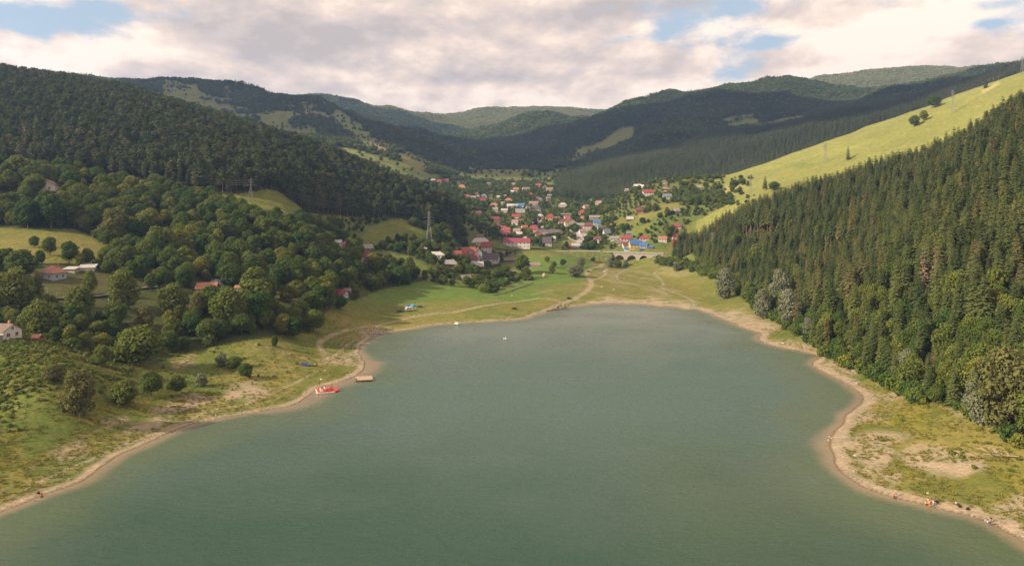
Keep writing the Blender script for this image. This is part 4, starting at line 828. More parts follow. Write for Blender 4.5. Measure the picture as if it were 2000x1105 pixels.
# ------------------------------------------------------------------ trees that can be told apart: u, v of the foot, height px, model, width factor, label
SINGLE = [
 (28, 602, 82, 'lime', 1.05, 'pale green willowy tree beside the half hidden road'), (70, 592, 64, 'olive', .62, 'greyish thin tree touching the pale willowy tree'), (40, 548, 60, 'broad', 1.5, 'wide dark green tree above the hipped terracotta roof'), (76, 654, 70, 'lime', 1.25, 'broad yellow green tree next to the white farmhouse'),
 (240, 606, 84, 'lime', .95, 'tall pale green poplar like tree in the near wood'), (173, 574, 48, 'lime', .75, 'narrow pale green tree below the sheet roofed sheds'), (155, 628, 74, 'broad', 1.1, 'dark green tree below the narrow pale tree'), (225, 642, 54, 'broad', 1.1, 'round green tree at the foot of the pale poplar like tree'), (190, 660, 36, 'lime', 1.5, 'low yellow green thicket tree under the dark tree'), (283, 648, 52, 'olive', 1.0, 'dusty olive tree between dark trees of the near wood'),
 (338, 615, 64, 'lime', 1.2, 'round yellow green tree below the terracotta roof in the wood'), (386, 624, 58, 'olive', .72, 'slim dusty olive tree with pale trunk below the terracotta roof'), (272, 716, 82, 'broad', 1.35, 'massive dark tree casting shade on the near meadow'), (198, 716, 46, 'broad', 1.1, 'rounded tree at the side of the massive dark tree'), (155, 812, 96, 'olive', 1.05, 'large olive green tree alone on the weedy bank'), (245, 792, 54, 'broad', 1.4, 'dense dark bush tree beside the large olive tree'), (295, 774, 50, 'broad', 1.1, 'upright green tree behind the dense dark bush tree'), (343, 768, 38, 'broad', 1.4, 'low dark round tree at the end of the bush row'),
 (394, 753, 27, 'silver', 1.6, 'grey green willow bush on the near bank'), (104, 744, 36, 'olive', 1.6, 'spreading olive bush on the weedy bank'), (433, 714, 28, 'silver', 1.2, 'grey willow bush on the meadow behind the near bank'), (457, 718, 24, 'broad', 1.5, 'dark bush joined to the grey willow bush on the meadow'), (479, 739, 30, 'broad', 1.2, 'green bush tree above the bare earth patch'), (536, 678, 25, 'broad', .8, 'small lone tree on the open meadow'),
 (575, 662, 46, 'broad', 1.1, 'bright green tree at the tip of the near wood'), (552, 655, 44, 'broad', 1.0, 'green tree next to the tip of the near wood'), (612, 648, 44, 'broad', 1.2, 'dark tree shading the meadow track'), (590, 632, 42, 'broad', 1.2, 'dark tree behind the tip of the near wood'), (638, 602, 55, 'lime', 1.2, 'big round yellow green tree in front of the magenta roofed house'), (664, 603, 27, 'broad', 1.3, 'small dark tree under the magenta roofed house'), (502, 598, 76, 'broad', 1.3, 'big spreading tree of the near wood near the slate roof'), (444, 642, 80, 'broad', 1.0, 'tall dark tree of the near wood beside the meadow edge'), (374, 655, 46, 'broad', 1.2, 'leafy tree above the near meadow'), (402, 668, 46, 'broad', 1.1, 'leafy tree at the corner of the near meadow'), (432, 662, 40, 'broad', 1.2, 'leafy low tree at the meadow hem'), (472, 652, 42, 'broad', 1.2, 'leafy tree behind the meadow hem'), (520, 640, 40, 'broad', 1.1, 'green tree in the hem between meadow and wood'),
 (220, 470, 68, 'olive', 1.15, 'golden green tree at the corner of the sloping left meadow'), (308, 494, 54, 'lime', 1.2, 'yellow green tree lit at the edge of the dark wood'), (55, 447, 62, 'broad', 1.0, 'tree with visible trunk at the top of the sloping meadow'), (100, 446, 66, 'broad', 1.0, 'second tree with visible trunk at the top of the sloping meadow'), (146, 446, 60, 'broad', .9, 'third tree with visible trunk at the top of the sloping meadow'), (98, 499, 38, 'broad', 1.0, 'small tree standing free on the sloping meadow'), (67, 484, 24, 'broad', 1.0, 'sapling standing free on the sloping meadow'), (32, 352, 48, 'broad', 1.3, 'big dark tree beside the white chalet'), (136, 352, 30, 'broad', 1.5, 'dome shaped tree behind the white chalet'), (60, 380, 36, 'broad', 1.1, 'tree in front of the white chalet'), (138, 372, 24, 'lime', 1.3, 'bright small tree at the chalet lawn'),
 (1522, 604, 84, 'silver', .85, 'tall silvery poplar with pale trunk above the others on the wooded bank'), (1488, 622, 62, 'silver', .95, 'silvery tree at the low side of the tall poplar'), (1542, 638, 78, 'silver', .85, 'silvery tree standing in front of the tall poplar'), (1412, 584, 64, 'silver', .9, 'grey green willow at the end of the delta'), (1580, 655, 38, 'silver', 1.2, 'grey bush below the silvery trees'), (1322, 529, 19, 'silver', 1.6, 'grey bush beside the bridge end'), (1563, 520, 34, 'silver', 1.2, 'pale flowering tree inside the spruce wood'), (1396, 486, 34, 'silver', .8, 'grey tree in the spruce wood near the rust red spruce'), (1440, 490, 40, 'broad', 1.0, 'fresh green tree in the spruce wood near the delta'), (1480, 512, 36, 'lime', 1.5, 'light green thicket at the foot of bare spruce trunks'),
 *[(1452 + 5.2 * i + (i % 3), 464 + (i % 4) * 2, 62 + (i * 7) % 12, 'trunkspruce', 1.0, 'spruce with tall bare pale trunk in the dark gap of the wood') for i in range(11)], *[(1612 + 9 * i, 492 + (i % 2) * 4, 70, 'trunkspruce', 1.0, 'spruce with bare trunk beside the second dark gap of the wood') for i in range(5)],
 (1317, 482, 34, 'redspruce', 1.1, 'rust red dead spruce at the wood edge by the road'), (1772, 744, 68, 'silver', .95, 'silvery willow at the edge of the right bank meadow'), (1955, 834, 168, 'olive', .95, 'tall olive tree with pale trunk at the meadow rim'), (1915, 830, 108, 'silver', .8, 'greyish bushy tree leaning to the tall olive tree'), (1722, 674, 76, 'lime', .95, 'pale green broad tree among the spruces'), (1806, 574, 96, 'deadspruce', 1.2, 'bare dead spruce with brown twigs'), (1828, 566, 88, 'deadspruce', 1.2, 'second bare dead spruce close to the first'), (1800, 694, 90, 'spruce', 1.2, 'young upright spruce at the hem of the wood'), (1870, 600, 74, 'lime', 1.0, 'soft green tree within the spruce slope'), (1945, 590, 72, 'lime', 1.0, 'soft green tree uphill of the tall olive tree'), (1760, 610, 60, 'lime', 1.0, 'soft green tree under the dead spruces'), (1850, 700, 70, 'broad', 1.0, 'green tree with forked pale trunk at the wood hem'), (1890, 760, 60, 'broad', 1.1, 'dark green tree behind the greyish bushy tree'),
 (1825, 211, 25, 'broad', 1.3, 'round tree high on the bright slope near the pylon'), (1786, 248, 23, 'broad', 1.1, 'round tree on the bright slope, lower of the joined pair'), (1803, 237, 21, 'broad', 1.2, 'round tree on the bright slope, upper of the joined pair'), (1657, 312, 28, 'spruce', 1.2, 'dark spruce standing out against the bright slope'), (1494, 372, 30, 'spruce', 1.5, 'dark spruce at the foot of the bright slope'), (1512, 372, 18, 'broad', 1.4, 'round bush beside the dark spruce at the slope foot'), (1430, 366, 13, 'broad', 1.4, 'bush on the slope foot next to the bare patch'), (1450, 362, 15, 'broad', 1.3, 'bush on the slope foot near the foot pylon'), (1405, 372, 12, 'broad', 1.4, 'bush above the lowest part of the bright slope'), (1380, 352, 14, 'broad', 1.3, 'pale bush where the bright slope meets the ridge wood'), (1925, 172, 18, 'spruce', 1.6, 'ragged spruce on the crest of the bright slope'),
 (1018, 536, 40, 'broad', 1.1, 'large fresh green tree in front of the parking yard'), (1028, 543, 24, 'lime', 1.1, 'bright tree under the large fresh green tree'), (1122, 540, 24, 'silver', 2.0, 'wide grey willow bush by the dirt track'), (1136, 522, 22, 'silver', 1.1, 'grey willow on the field below the road'), (1099, 520, 15, 'broad', 1.2, 'round dark bush on the field below the road'), (1068, 512, 12, 'broad', 1.2, 'small bush on the field below the road'), (1082, 523, 13, 'broad', 1.1, 'little tree on the field below the road'), (1078, 534, 18, 'olive', 1.0, 'brownish bush near the wide grey willow'), (1158, 512, 10, 'broad', 1.4, 'dark bush close to the embankment'), (1192, 522, 22, 'silver', 1.1, 'grey willow against the first bridge arch'), (1206, 524, 18, 'broad', 1.2, 'green bush by the stream in front of the bridge'), (1222, 520, 14, 'silver', 1.3, 'grey bush in front of the middle arch'), (1300, 520, 16, 'broad', 1.3, 'green bush under the bridge end'), (1282, 514, 10, 'silver', 1.5, 'grey bush under the last arch'),
 (868, 556, 16, 'broad', 1.3, 'hedge tree behind the hay meadow'), (884, 558, 15, 'broad', 1.2, 'second hedge tree behind the hay meadow'), (912, 560, 22, 'broad', 1.1, 'hedge tree leaning on the grey gable shed'), (935, 556, 22, 'broad', 1.3, 'dark garden tree next to the grey gable shed'), (952, 566, 18, 'broad', 1.3, 'green garden tree at the plot corner'), (970, 548, 26, 'broad', 1.3, 'large garden tree below the plum roofed farmhouse'), (985, 540, 22, 'broad', 1.2, 'garden tree beside the timber shed on the plots'), (930, 540, 20, 'broad', 1.2, 'garden tree below the pale grey roof'), (850, 546, 20, 'broad', 1.3, 'tree at the head of the hay meadow'), (1046, 441, 13, 'purple', 1.2, 'dark purple leaved tree above the red hipped house'),
]
SCAT = {'trunkspruce': 'spruce tree', 'spruce': 'spruce tree', 'redspruce': 'spruce tree', 'deadspruce': 'dead tree'}
def plant_singles():
    for (u, v, hp, kind, ws, lb) in SINGLE:
        x, y, z = hit(u, v, 700 if (v < 400 and u > 1360) else 0); h = hp * y / F
        KEEP_OUT.append((x, y, max(1.6, h * .22)))
        if kind == 'trunkspruce': KEEP_OUT.append((x * (1 - 9 / y), y - 9, 8))
        tree_thing('spruce_tree' if 'spruce' in kind else ('bush' if 'bush' in lb else 'tree'), kind, x, y, z - .2, h, ws, lb, SCAT.get(kind, 'bush' if 'bush' in lb else 'tree'), 'bare trunked spruces in the wood gaps' if kind == 'trunkspruce' else None)

# ------------------------------------------------------------------ small mesh builder
class MB:
    def __init__(s): s.v = []; s.f = []
    def add(s, V, Fc):
        o = len(s.v); s.v += [tuple(map(float, p)) for p in V]; s.f += [tuple(int(i) + o for i in q) for q in Fc]; return s
    def box(s, cx, cy, cz, sx, sy, sz, rz=0.0, top=1.0):
        c, n_ = math.cos(rz), math.sin(rz); V = []
        for k, q in ((-.5, 1.0), (.5, top)):
            for a, b in ((-.5, -.5), (.5, -.5), (.5, .5), (-.5, .5)):
                x, y = a * sx * q, b * sy * q; V.append((cx + c * x - n_ * y, cy + n_ * x + c * y, cz + k * sz))
        return s.add(V, [(3, 2, 1, 0), (4, 5, 6, 7), (0, 1, 5, 4), (1, 2, 6, 5), (2, 3, 7, 6), (3, 0, 4, 7)])
    def bar(s, p, q, r, r2=None, k=5):
        V, Q = tube([p, q], [r, r if r2 is None else r2], k); s.add(V, Q)
        return s.add(V, [tuple(range(k))[::-1], tuple(range(k, 2 * k))])
    def tube(s, P, rad, k=5): V, Q = tube(P, rad, k); return s.add(V, Q)
    def prism(s, poly, y0, y1, taper=0.0):
        """polygon in x,z pushed along y"""
        n_ = len(poly); V = [(x, y0 + taper * 0, z) for x, z in poly] + [(x, y1, z) for x, z in poly]
        return s.add(V, [tuple(range(n_)), tuple(range(2 * n_ - 1, n_ - 1, -1))] + [(i, i + n_, (i + 1) % n_ + n_, (i + 1) % n_) for i in range(n_)])
    def ball(s, c, r, sx=1, sy=1, sz=1, nu=8, nv=5):
        V = [(c[0], c[1], c[2] - r * sz)]; Fc = []
        for j in range(1, nv):
            th = math.pi * j / nv
            for i in range(nu):
                an = 2 * math.pi * i / nu; V.append((c[0] + r * sx * math.sin(th) * math.cos(an), c[1] + r * sy * math.sin(th) * math.sin(an), c[2] - r * sz * math.cos(th)))
        V.append((c[0], c[1], c[2] + r * sz)); T = len(V) - 1
        for i in range(nu):
            Fc.append((0, 1 + (i + 1) % nu, 1 + i)); Fc.append((T, 1 + (nv - 2) * nu + i, 1 + (nv - 2) * nu + (i + 1) % nu))
            for j in range(nv - 2): Fc.append((1 + j * nu + i, 1 + j * nu + (i + 1) % nu, 1 + (j + 1) * nu + (i + 1) % nu, 1 + (j + 1) * nu + i))
        return s.add(V, Fc)
    def make(s, name, m, parent=None, sm=False):
        o = mesh_obj(name, s.v, s.f, m, parent, sm); return o
def empty(name, loc, rz=0.0, **kw):
    e = bpy.data.objects.new(name, None); COL.objects.link(e); e.location = loc; e.rotation_euler = (0, 0, rz); e.empty_display_size = .5
    return tag(e, **kw)
def linkcopy(name, data, parent, loc=(0, 0, 0), rz=0.0, sc=None):
    o = bpy.data.objects.new(name, data); COL.objects.link(o); o.parent = parent; o.location = loc; o.rotation_euler = (0, 0, rz)
    if sc: o.scale = sc
    return o
RC = {'red': (.29, .048, .045), 'orange': (.37, .095, .048), 'maroon': (.17, .042, .05), 'magenta': (.27, .035, .075), 'plum': (.105, .075, .095), 'grey': (.26, .245, .235), 'pale grey': (.47, .45, .43), 'brown': (.19, .125, .10), 'blue': (.04, .145, .37), 'terracotta': (.40, .16, .09), 'slate': (.16, .18, .22), 'rosy brown': (.28, .18, .16), 'white': (.66, .65, .62)}
WC_ = {'white': (.64, .60, .55), 'cream': (.58, .49, .38), 'yellow': (.60, .46, .17), 'blue': (.17, .31, .54), 'pale blue': (.36, .42, .50), 'timber': (.17, .11, .065), 'pink': (.52, .34, .28), 'grey': (.36, .34, .32), 'brick': (.30, .11, .07)}
def roofm(c): return mat('roof_' + c.replace(' ', '_'), tuple(.72 * k + .018 for k in RC[c]), .55, .35, var=.14, scale=1.3)
def wallm(c): return mat('wall_' + c.replace(' ', '_'), tuple(.82 * k for k in WC_[c]), .85, .15, var=.1, scale=.8)
GLASS = mat('window_glass', (.025, .03, .035), .15, .6); FRAME = mat('window_frame', (.5, .47, .43), .6, .3); DOOR = mat('door_wood', (.13, .075, .045), .6, .3); BRICK = mat('chimney_brick', (.36, .17, .12), .9, .1); TIMB = mat('weathered_timber', (.17, .13, .095), .9, .1, var=.25)
CONC = mat('concrete', (.31, .285, .25), .9, .2, var=.15); STEEL = mat('galvanised_steel', (.42, .42, .41), .5, .4, var=.1); ASPH = mat('asphalt', (.135, .125, .115), .95, .1, var=.2, scale=.6); DIRT = mat('track_dirt', (.34, .26, .18), .95, .1, var=.2, scale=.8)
_wd = {}
def wdata(wd_, hh):
    k = (round(wd_, 1), round(hh, 1))
    if k not in _wd:
        f = MB()
        for a, b, c_, d_ in ((-wd_ / 2 - .06, 0, .12, hh + .24), (wd_ / 2 + .06, 0, .12, hh + .24), (0, -hh / 2 - .06, wd_, .12), (0, hh / 2 + .06, wd_, .12), (0, 0, .06, hh)): f.box(a, -.06, b, c_, .16, d_)
        fo = f.make('window', FRAME); g = MB().box(0, -.01, 0, wd_, .1, hh).make('pane', GLASS)
        _wd[k] = (fo.data, g.data); bpy.data.objects.remove(fo); bpy.data.objects.remove(g)
    return _wd[k]
def window(parent, x, y, z, wd_, hh, rz=0.0):
    a, b = wdata(wd_, hh); o = linkcopy('window', a, parent, (x, y, z), rz); linkcopy('pane', b, o); return o
def roof_shape(m, W, D, H0, RH, kind, ov=.55, th=.18):
    """m gets a roof over a W x D box whose walls end at H0"""
    w_, d_ = W / 2 + ov, D / 2 + ov; zb = H0 - ov * RH / (D / 2) * .6
    if kind == 'gable':
        for sg in (-1, 1):
            V = [(-w_, sg * d_, zb), (w_, sg * d_, zb), (w_, 0, H0 + RH), (-w_, 0, H0 + RH)]; V += [(x, y, z + th) for x, y, z in V]
            q = [(0, 1, 2, 3), (7, 6, 5, 4), (0, 4, 5, 1), (1, 5, 6, 2), (2, 6, 7, 3), (3, 7, 4, 0)]
            m.add(V, q if sg > 0 else [t_[::-1] for t_ in q])
    elif kind == 'hip':
        r_ = max(w_ - d_ * .95, .1)
        V = [(-w_, -d_, zb), (w_, -d_, zb), (w_, d_, zb), (-w_, d_, zb), (-w_, -d_, zb + th), (w_, -d_, zb + th), (w_, d_, zb + th), (-w_, d_, zb + th), (-r_, 0, H0 + RH + th), (r_, 0, H0 + RH + th)]
        m.add(V, [(3, 2, 1, 0), (0, 1, 5, 4), (1, 2, 6, 5), (2, 3, 7, 6), (3, 0, 4, 7), (4, 5, 9, 8), (6, 7, 8, 9), (5, 6, 9), (7, 4, 8)])
    else:                                    # lean-to
        V = [(-w_, -d_, H0), (w_, -d_, H0), (w_, d_, H0 + RH), (-w_, d_, H0 + RH)]; V += [(x, y, z + th) for x, y, z in V]
        m.add(V, [(3, 2, 1, 0), (4, 5, 6, 7), (0, 1, 5, 4), (1, 2, 6, 5), (2, 3, 7, 6), (3, 0, 4, 7)])
def body_shape(m, W, D, H0, RH, kind):
    w_, d_ = W / 2, D / 2; g = -2.5
    V = [(-w_, -d_, g), (w_, -d_, g), (w_, d_, g), (-w_, d_, g), (-w_, -d_, H0), (w_, -d_, H0), (w_, d_, H0), (-w_, d_, H0)]
    q = [(3, 2, 1, 0), (0, 1, 5, 4), (2, 3, 7, 6)]
    if kind == 'gable':
        V += [(-w_, 0, H0 + RH - .05), (w_, 0, H0 + RH - .05)]; q += [(1, 2, 6, 9, 5), (3, 0, 4, 8, 7), (4, 5, 9, 8), (6, 7, 8, 9)]
    elif kind == 'lean':
        V[6] = (w_, d_, H0 + RH - .03); V[7] = (-w_, d_, H0 + RH - .03); q += [(1, 2, 6, 5), (3, 0, 4, 7), (4, 5, 6, 7)]
    else: q += [(1, 2, 6, 5), (3, 0, 4, 7), (4, 5, 6, 7)]
    m.add(V, q)
HOUSE_AT = []
def house(u, v, wpx, hpx, rpx, kind, roof, wall, place='', yaw=0, depth=None, dmin=0, name='house', label=None, cat='house', storeys=None, wins=True, front='f', chim=None, grp='houses of the village'):
    """wpx, hpx, rpx: width, wall height and roof height in photo pixels at the place where (u, v) meets the ground"""
    x, y, z = hit(u, v, dmin); s = y / F; Wd, H0, RH = wpx * s, max(hpx * s, 2.0), max(rpx * s, 1.0)
    if front == 'g': D, W = Wd, (depth or Wd * 1.15); rot = R(yaw + 90)
    else: W = Wd; D = depth or min(max(Wd * .62, 4.5), 10.5); rot = R(yaw)
    back = (W if front == 'g' else D) / 2
    cx, cyy = x * (1 + back / y), y + back; e = empty(name, (cx, cyy, z), rot)
    KEEP_OUT.append((cx, cyy, max(W, D) * .5 + 2.0)); KEEP_OUT.append((x * (1 - 5 / y), y - 5, Wd * .48)); KEEP_OUT.append((x * (1 - 11 / y), y - 11, Wd * .32))
    if y < 620:
        for q in (18, 25, 32): KEEP_OUT.append((x * (1 - q / y), y - q, max(6, Wd * .5)))
    HOUSE_AT.append((cx, cyy, max(W, D) * .62))
    b = MB(); body_shape(b, W, D, H0, RH, kind); b.make('wall', wallm(wall), e)
    r_ = MB(); roof_shape(r_, W, D, H0, RH, kind); ro = r_.make('roof', roofm(roof), e)
    if chim if chim is not None else (wpx > 11 and kind != 'lean'):
        cz = H0 + RH * .8; MB().box(W * .22, D * .14, cz + .5, .7, .7, RH * .35 + 1.6).make('chimney', BRICK, ro)
    if wins:
        st = storeys or (2 if H0 > 4.6 else 1); n_ = max(2, min(7, int(W / 3.4)))
        fh = H0 / st; wh = min(1.3, fh * .45); ww = min(1.25, W / n_ * .5)
        for k in range(st):
            for i in range(n_):
                if k == 0 and i == n_ // 2 and front == 'f' and n_ > 2:
                    MB().box(W * ((i + .5) / n_ - .5), -D / 2 - .03, 1.0, 1.0, .12, 2.0).make('door', DOOR, e); continue
                window(e, W * ((i + .5) / n_ - .5), -D / 2, fh * (k + .52), ww, wh)
            for sg in (-1, 1):
                for i in range(2): window(e, sg * W / 2, D * (i - .5) * .45, fh * (k + .52), ww, wh, sg * R(90))
        if kind == 'gable' and RH > 2.2:
            for sg in (-1, 1): window(e, sg * W / 2, 0, H0 + RH * .35, .9, .9, sg * R(90))
    kn = {'gable': 'pitched', 'hip': 'hipped', 'lean': 'sloping'}[kind]
    return tag(e, label or f'{wall} walled {cat} with {roof} {kn} roof {place}'.strip(), cat, grp)

# ------------------------------------------------------------------ cars, boats, camp, people
_shared = {}
def shared(key, fn):
    if key not in _shared:
        o = fn(); _shared[key] = o.data; bpy.data.objects.remove(o)
    return _shared[key]
PAINT = {}
def paint(nm, c): return mat('paint_' + nm, c, .3, .5, var=.03)
TYRE = mat('tyre_rubber', (.02, .02, .02), .85, .1); RIM = mat('alloy', (.45, .45, .46), .3, .5, metal=.6); LAMP = mat('lamp_lens', (.7, .68, .6), .15, .6); TAIL = mat('tail_lens', (.35, .02, .02), .2, .5)
def car(u, v, yaw, pname, col, label, suv=False, van=False, L=4.3, grp='parked cars'):
    x, y, z = hit(u, v); e = empty('parked_car', (x, y, z - .02), R(yaw), label=label, cat='van' if van else 'car', group=grp)
    KEEP_OUT.append((x, y, 4.5))
    W = 1.78; h = 1.95 if van else (1.72 if suv else 1.45); k = L / 4.3
    low = [(-2.1 * k, .32), (-2.14 * k, .62), (-2.0 * k, .86), (-1.15 * k, .95), (1.75 * k, .96), (2.08 * k, .86), (2.12 * k, .55), (2.05 * k, .30), (1.72 * k, .30), (1.60 * k, .52), (1.2 * k, .58), (.98 * k, .30), (-.98 * k, .30), (-1.12 * k, .54), (-1.5 * k, .56), (-1.70 * k, .30)]
    def fb():
        m = MB(); m.prism(low, -W / 2, W / 2); return m.make('body', None)
    bo = linkcopy('body', shared(('car', L), fb), e); bo.data = bo.data.copy(); bo.data.materials.clear(); bo.data.materials.append(paint(pname, col))
    xr = 2.0 if (suv or van) else 1.72
    def cab(sh):
        a0, a1, b0, b1 = (-1.75 if van else -1.12) * k, (-1.25 if van else -.42) * k, xr * k, (xr - .35) * k
        wt, wb = W * .40, W * .485; m = MB(); z0, z1 = .93, h
        V = [(a0, -wb, z0), (b0, -wb, z0), (b0, wb, z0), (a0, wb, z0), (a1, -wt, z1), (b1, -wt, z1), (b1, wt, z1), (a1, wt, z1)]
        m.add(V, [(3, 2, 1, 0), (4, 5, 6, 7), (0, 1, 5, 4), (1, 2, 6, 5), (2, 3, 7, 6), (3, 0, 4, 7)]); return m
    cab(0).make('cabin_glass', GLASS, e)
    a1, b1 = (-1.28 if van else -.45) * k, (xr - .33) * k
    MB().box((a1 + b1) / 2, 0, h + .02, b1 - a1 + .06, W * .82, .06).make('roof_panel', paint(pname, col), e)
    p_ = MB()
    for sg in (-1, 1):
        for xx in (.35 * k, 1.25 * k): p_.bar((xx + .1, sg * W * .478, .95), (xx, sg * W * .41, h), .05)
    p_.make('pillars', paint(pname, col), e)
    def wh():
        m = MB(); V, Q = tube([(0, -.1, 0), (0, .1, 0)], [.32, .32], 14); m.add(V, Q); m.add(V, [tuple(range(14)), tuple(range(27, 13, -1))]); return m.make('tyre', TYRE)
    def rim():
        m = MB(); V, Q = tube([(0, -.12, 0), (0, .12, 0)], [.19, .19], 10); m.add(V, Q); m.add(V, [tuple(range(10)), tuple(range(19, 9, -1))]); return m.make('rim', RIM)
    for sx in (-1.33 * k, 1.38 * k):
        for sy in (-1, 1):
            w_ = linkcopy('wheel', shared('tyre', wh), e, (sx, sy * .80, .32)); linkcopy('rim', shared('rim', rim), w_)
    for sy in (-1, 1):
        linkcopy('headlight', shared('hl', lambda: MB().box(0, 0, 0, .12, .34, .15).make('h', LAMP)), e, (-2.06 * k, sy * .62, .72)); linkcopy('tail_light', shared('tl', lambda: MB().box(0, 0, 0, .1, .26, .2).make('h', TAIL)), e, (2.07 * k, sy * .68, .74))
    return e
SKIN = mat('skin', (.42, .24, .16), .6, .3); HAIR = mat('dark_hair', (.03, .02, .015), .7, .2)
def cloth(nm, c): return mat('cloth_' + nm, c, .9, .1)
POSE = {   # joints: pelvis, chest, neck, head top, L/R shoulder-elbow-hand, L/R hip-knee-ankle-toe  (facing -y)
 'stand': dict(pel=(0, 0, .95), che=(0, 0, 1.28), nec=(0, 0, 1.48), hea=(0, -.02, 1.66), la=[(-.18, 0, 1.42), (-.25, .03, 1.14), (-.24, -.08, .90)], ra=[(.18, 0, 1.42), (.26, .02, 1.14), (.22, -.12, .92)], ll=[(-.10, 0, .92), (-.11, -.02, .50), (-.12, .03, .09), (-.13, -.14, .04)], rl=[(.10, 0, .92), (.12, -.02, .50), (.13, .03, .09), (.15, -.14, .04)]),
 'walk': dict(pel=(0, 0, .93), che=(0, -.04, 1.26), nec=(0, -.06, 1.46), hea=(0, -.09, 1.64), la=[(-.18, -.04, 1.40), (-.23, -.16, 1.16), (-.2, -.36, 1.02)], ra=[(.18, -.04, 1.40), (.24, .12, 1.15), (.22, .16, .90)], ll=[(-.10, 0, .9), (-.11, .10, .5), (-.12, .34, .16), (-.12, .26, .05)], rl=[(.10, 0, .9), (.11, -.18, .5), (.12, -.24, .09), (.13, -.41, .05)]),
 'sit': dict(pel=(0, 0, .14), che=(0, .04, .46), nec=(0, .02, .66), hea=(0, -.02, .84), la=[(-.18, .03, .60), (-.24, .10, .34), (-.22, -.12, .26)], ra=[(.18, .03, .60), (.25, .1, .34), (.22, -.14, .28)], ll=[(-.10, 0, .13), (-.14, -.38, .34), (-.14, -.56, .06), (-.15, -.72, .05)], rl=[(.10, 0, .13), (.15, -.42, .20), (.16, -.76, .06), (.17, -.88, .12)]),
 'bend': dict(pel=(0, .12, .88), che=(0, -.16, 1.06), nec=(0, -.34, 1.10), hea=(0, -.48, 1.08), la=[(-.18, -.28, 1.05), (-.2, -.36, .78), (-.16, -.44, .55)], ra=[(.18, -.28, 1.05), (.22, -.36, .78), (.18, -.46, .55)], ll=[(-.10, .1, .86), (-.12, -.02, .48), (-.12, .1, .09), (-.13, -.06, .04)], rl=[(.10, .1, .86), (.13, -.02, .48), (.13, .1, .09), (.15, -.06, .04)]),
}
def skin_mesh(name, pts, edges, rads, m, parent):
    me = bpy.data.meshes.new(name); me.from_pydata(pts, edges, []); me.materials.append(m)
    o = bpy.data.objects.new(name, me); COL.objects.link(o); o.parent = parent
    md = o.modifiers.new('skin', 'SKIN'); sv = me.skin_vertices[0].data if me.skin_vertices else None
    if sv is None:
        me.attributes.new('x', 'FLOAT', 'POINT')
    else:
        for i, r_ in enumerate(rads): sv[i].radius = (r_, r_)
        sv[0].use_root = True
    o.modifiers.new('sub', 'SUBSURF').levels = 1; o.modifiers['sub'].render_levels = 1
    return o
def person(x, y, z, yaw, pose, top, legs, label, grp='people by the lake', bare=False):
    p = POSE[pose]; e = empty('person', (x, y, z), R(yaw), label=label, cat='person', group=grp)
    P_ = [p['pel'], p['che'], p['nec'], p['hea']]; E = [(0, 1), (1, 2), (2, 3)]; Rd = [.13, .14, .055, .105]
    for k in ('la', 'ra'):
        i = len(P_); P_ += p[k]; E += [(1, i), (i, i + 1), (i + 1, i + 2)]; Rd += [.06, .046, .038]
        h = P_[-1]; base = i + 2                                     # short fingers and thumb off the palm
        for dx, dz in ((-.025, -.09), (-.008, -.10), (.010, -.095), (.026, -.08)): P_.append((h[0] + dx, h[1] - .03, h[2] + dz)); E.append((base, len(P_) - 1)); Rd.append(.009)
        P_.append((h[0] + .045, h[1] - .04, h[2] - .035)); E.append((base, len(P_) - 1)); Rd.append(.010)
    for k in ('ll', 'rl'):
        i = len(P_); P_ += p[k]; E += [(0, i), (i, i + 1), (i + 1, i + 2), (i + 2, i + 3)]; Rd += [.085, .062, .045, .04]
    skin_mesh('body', P_, E, Rd, SKIN, e)
    if not bare:
        T = [p['pel'], p['che'], tuple(np.array(p['che']) * .3 + np.array(p['nec']) * .7)]; TE = [(0, 1), (1, 2)]; TR = [.155, .168, .10]
        for k in ('la', 'ra'): i = len(T); T += [p[k][0], tuple(np.array(p[k][0]) * .4 + np.array(p[k][1]) * .6)]; TE += [(1, i), (i, i + 1)]; TR += [.085, .07]
        skin_mesh('shirt', T, TE, TR, cloth(*top), e)
    T = [tuple(np.array(p['pel']) + np.array((0, 0, .05)))]; TE = []; TR = [.15]; stop = 2 if not bare else 1
    for k in ('ll', 'rl'): i = len(T); T += p[k][:stop + 1]; TE += [(0, i)] + [(i + j, i + j + 1) for j in range(stop)]; TR += [.105, .082, .062][:stop + 1]
    skin_mesh('trousers' if not bare else 'shorts', T, TE, TR, cloth(*legs), e)
    h = p['hea']; MB().ball((h[0], h[1] + .025, h[2] + .04), .118, 1, 1.05, 1.0, 8, 6).make('hair', HAIR, e, True)
    return e

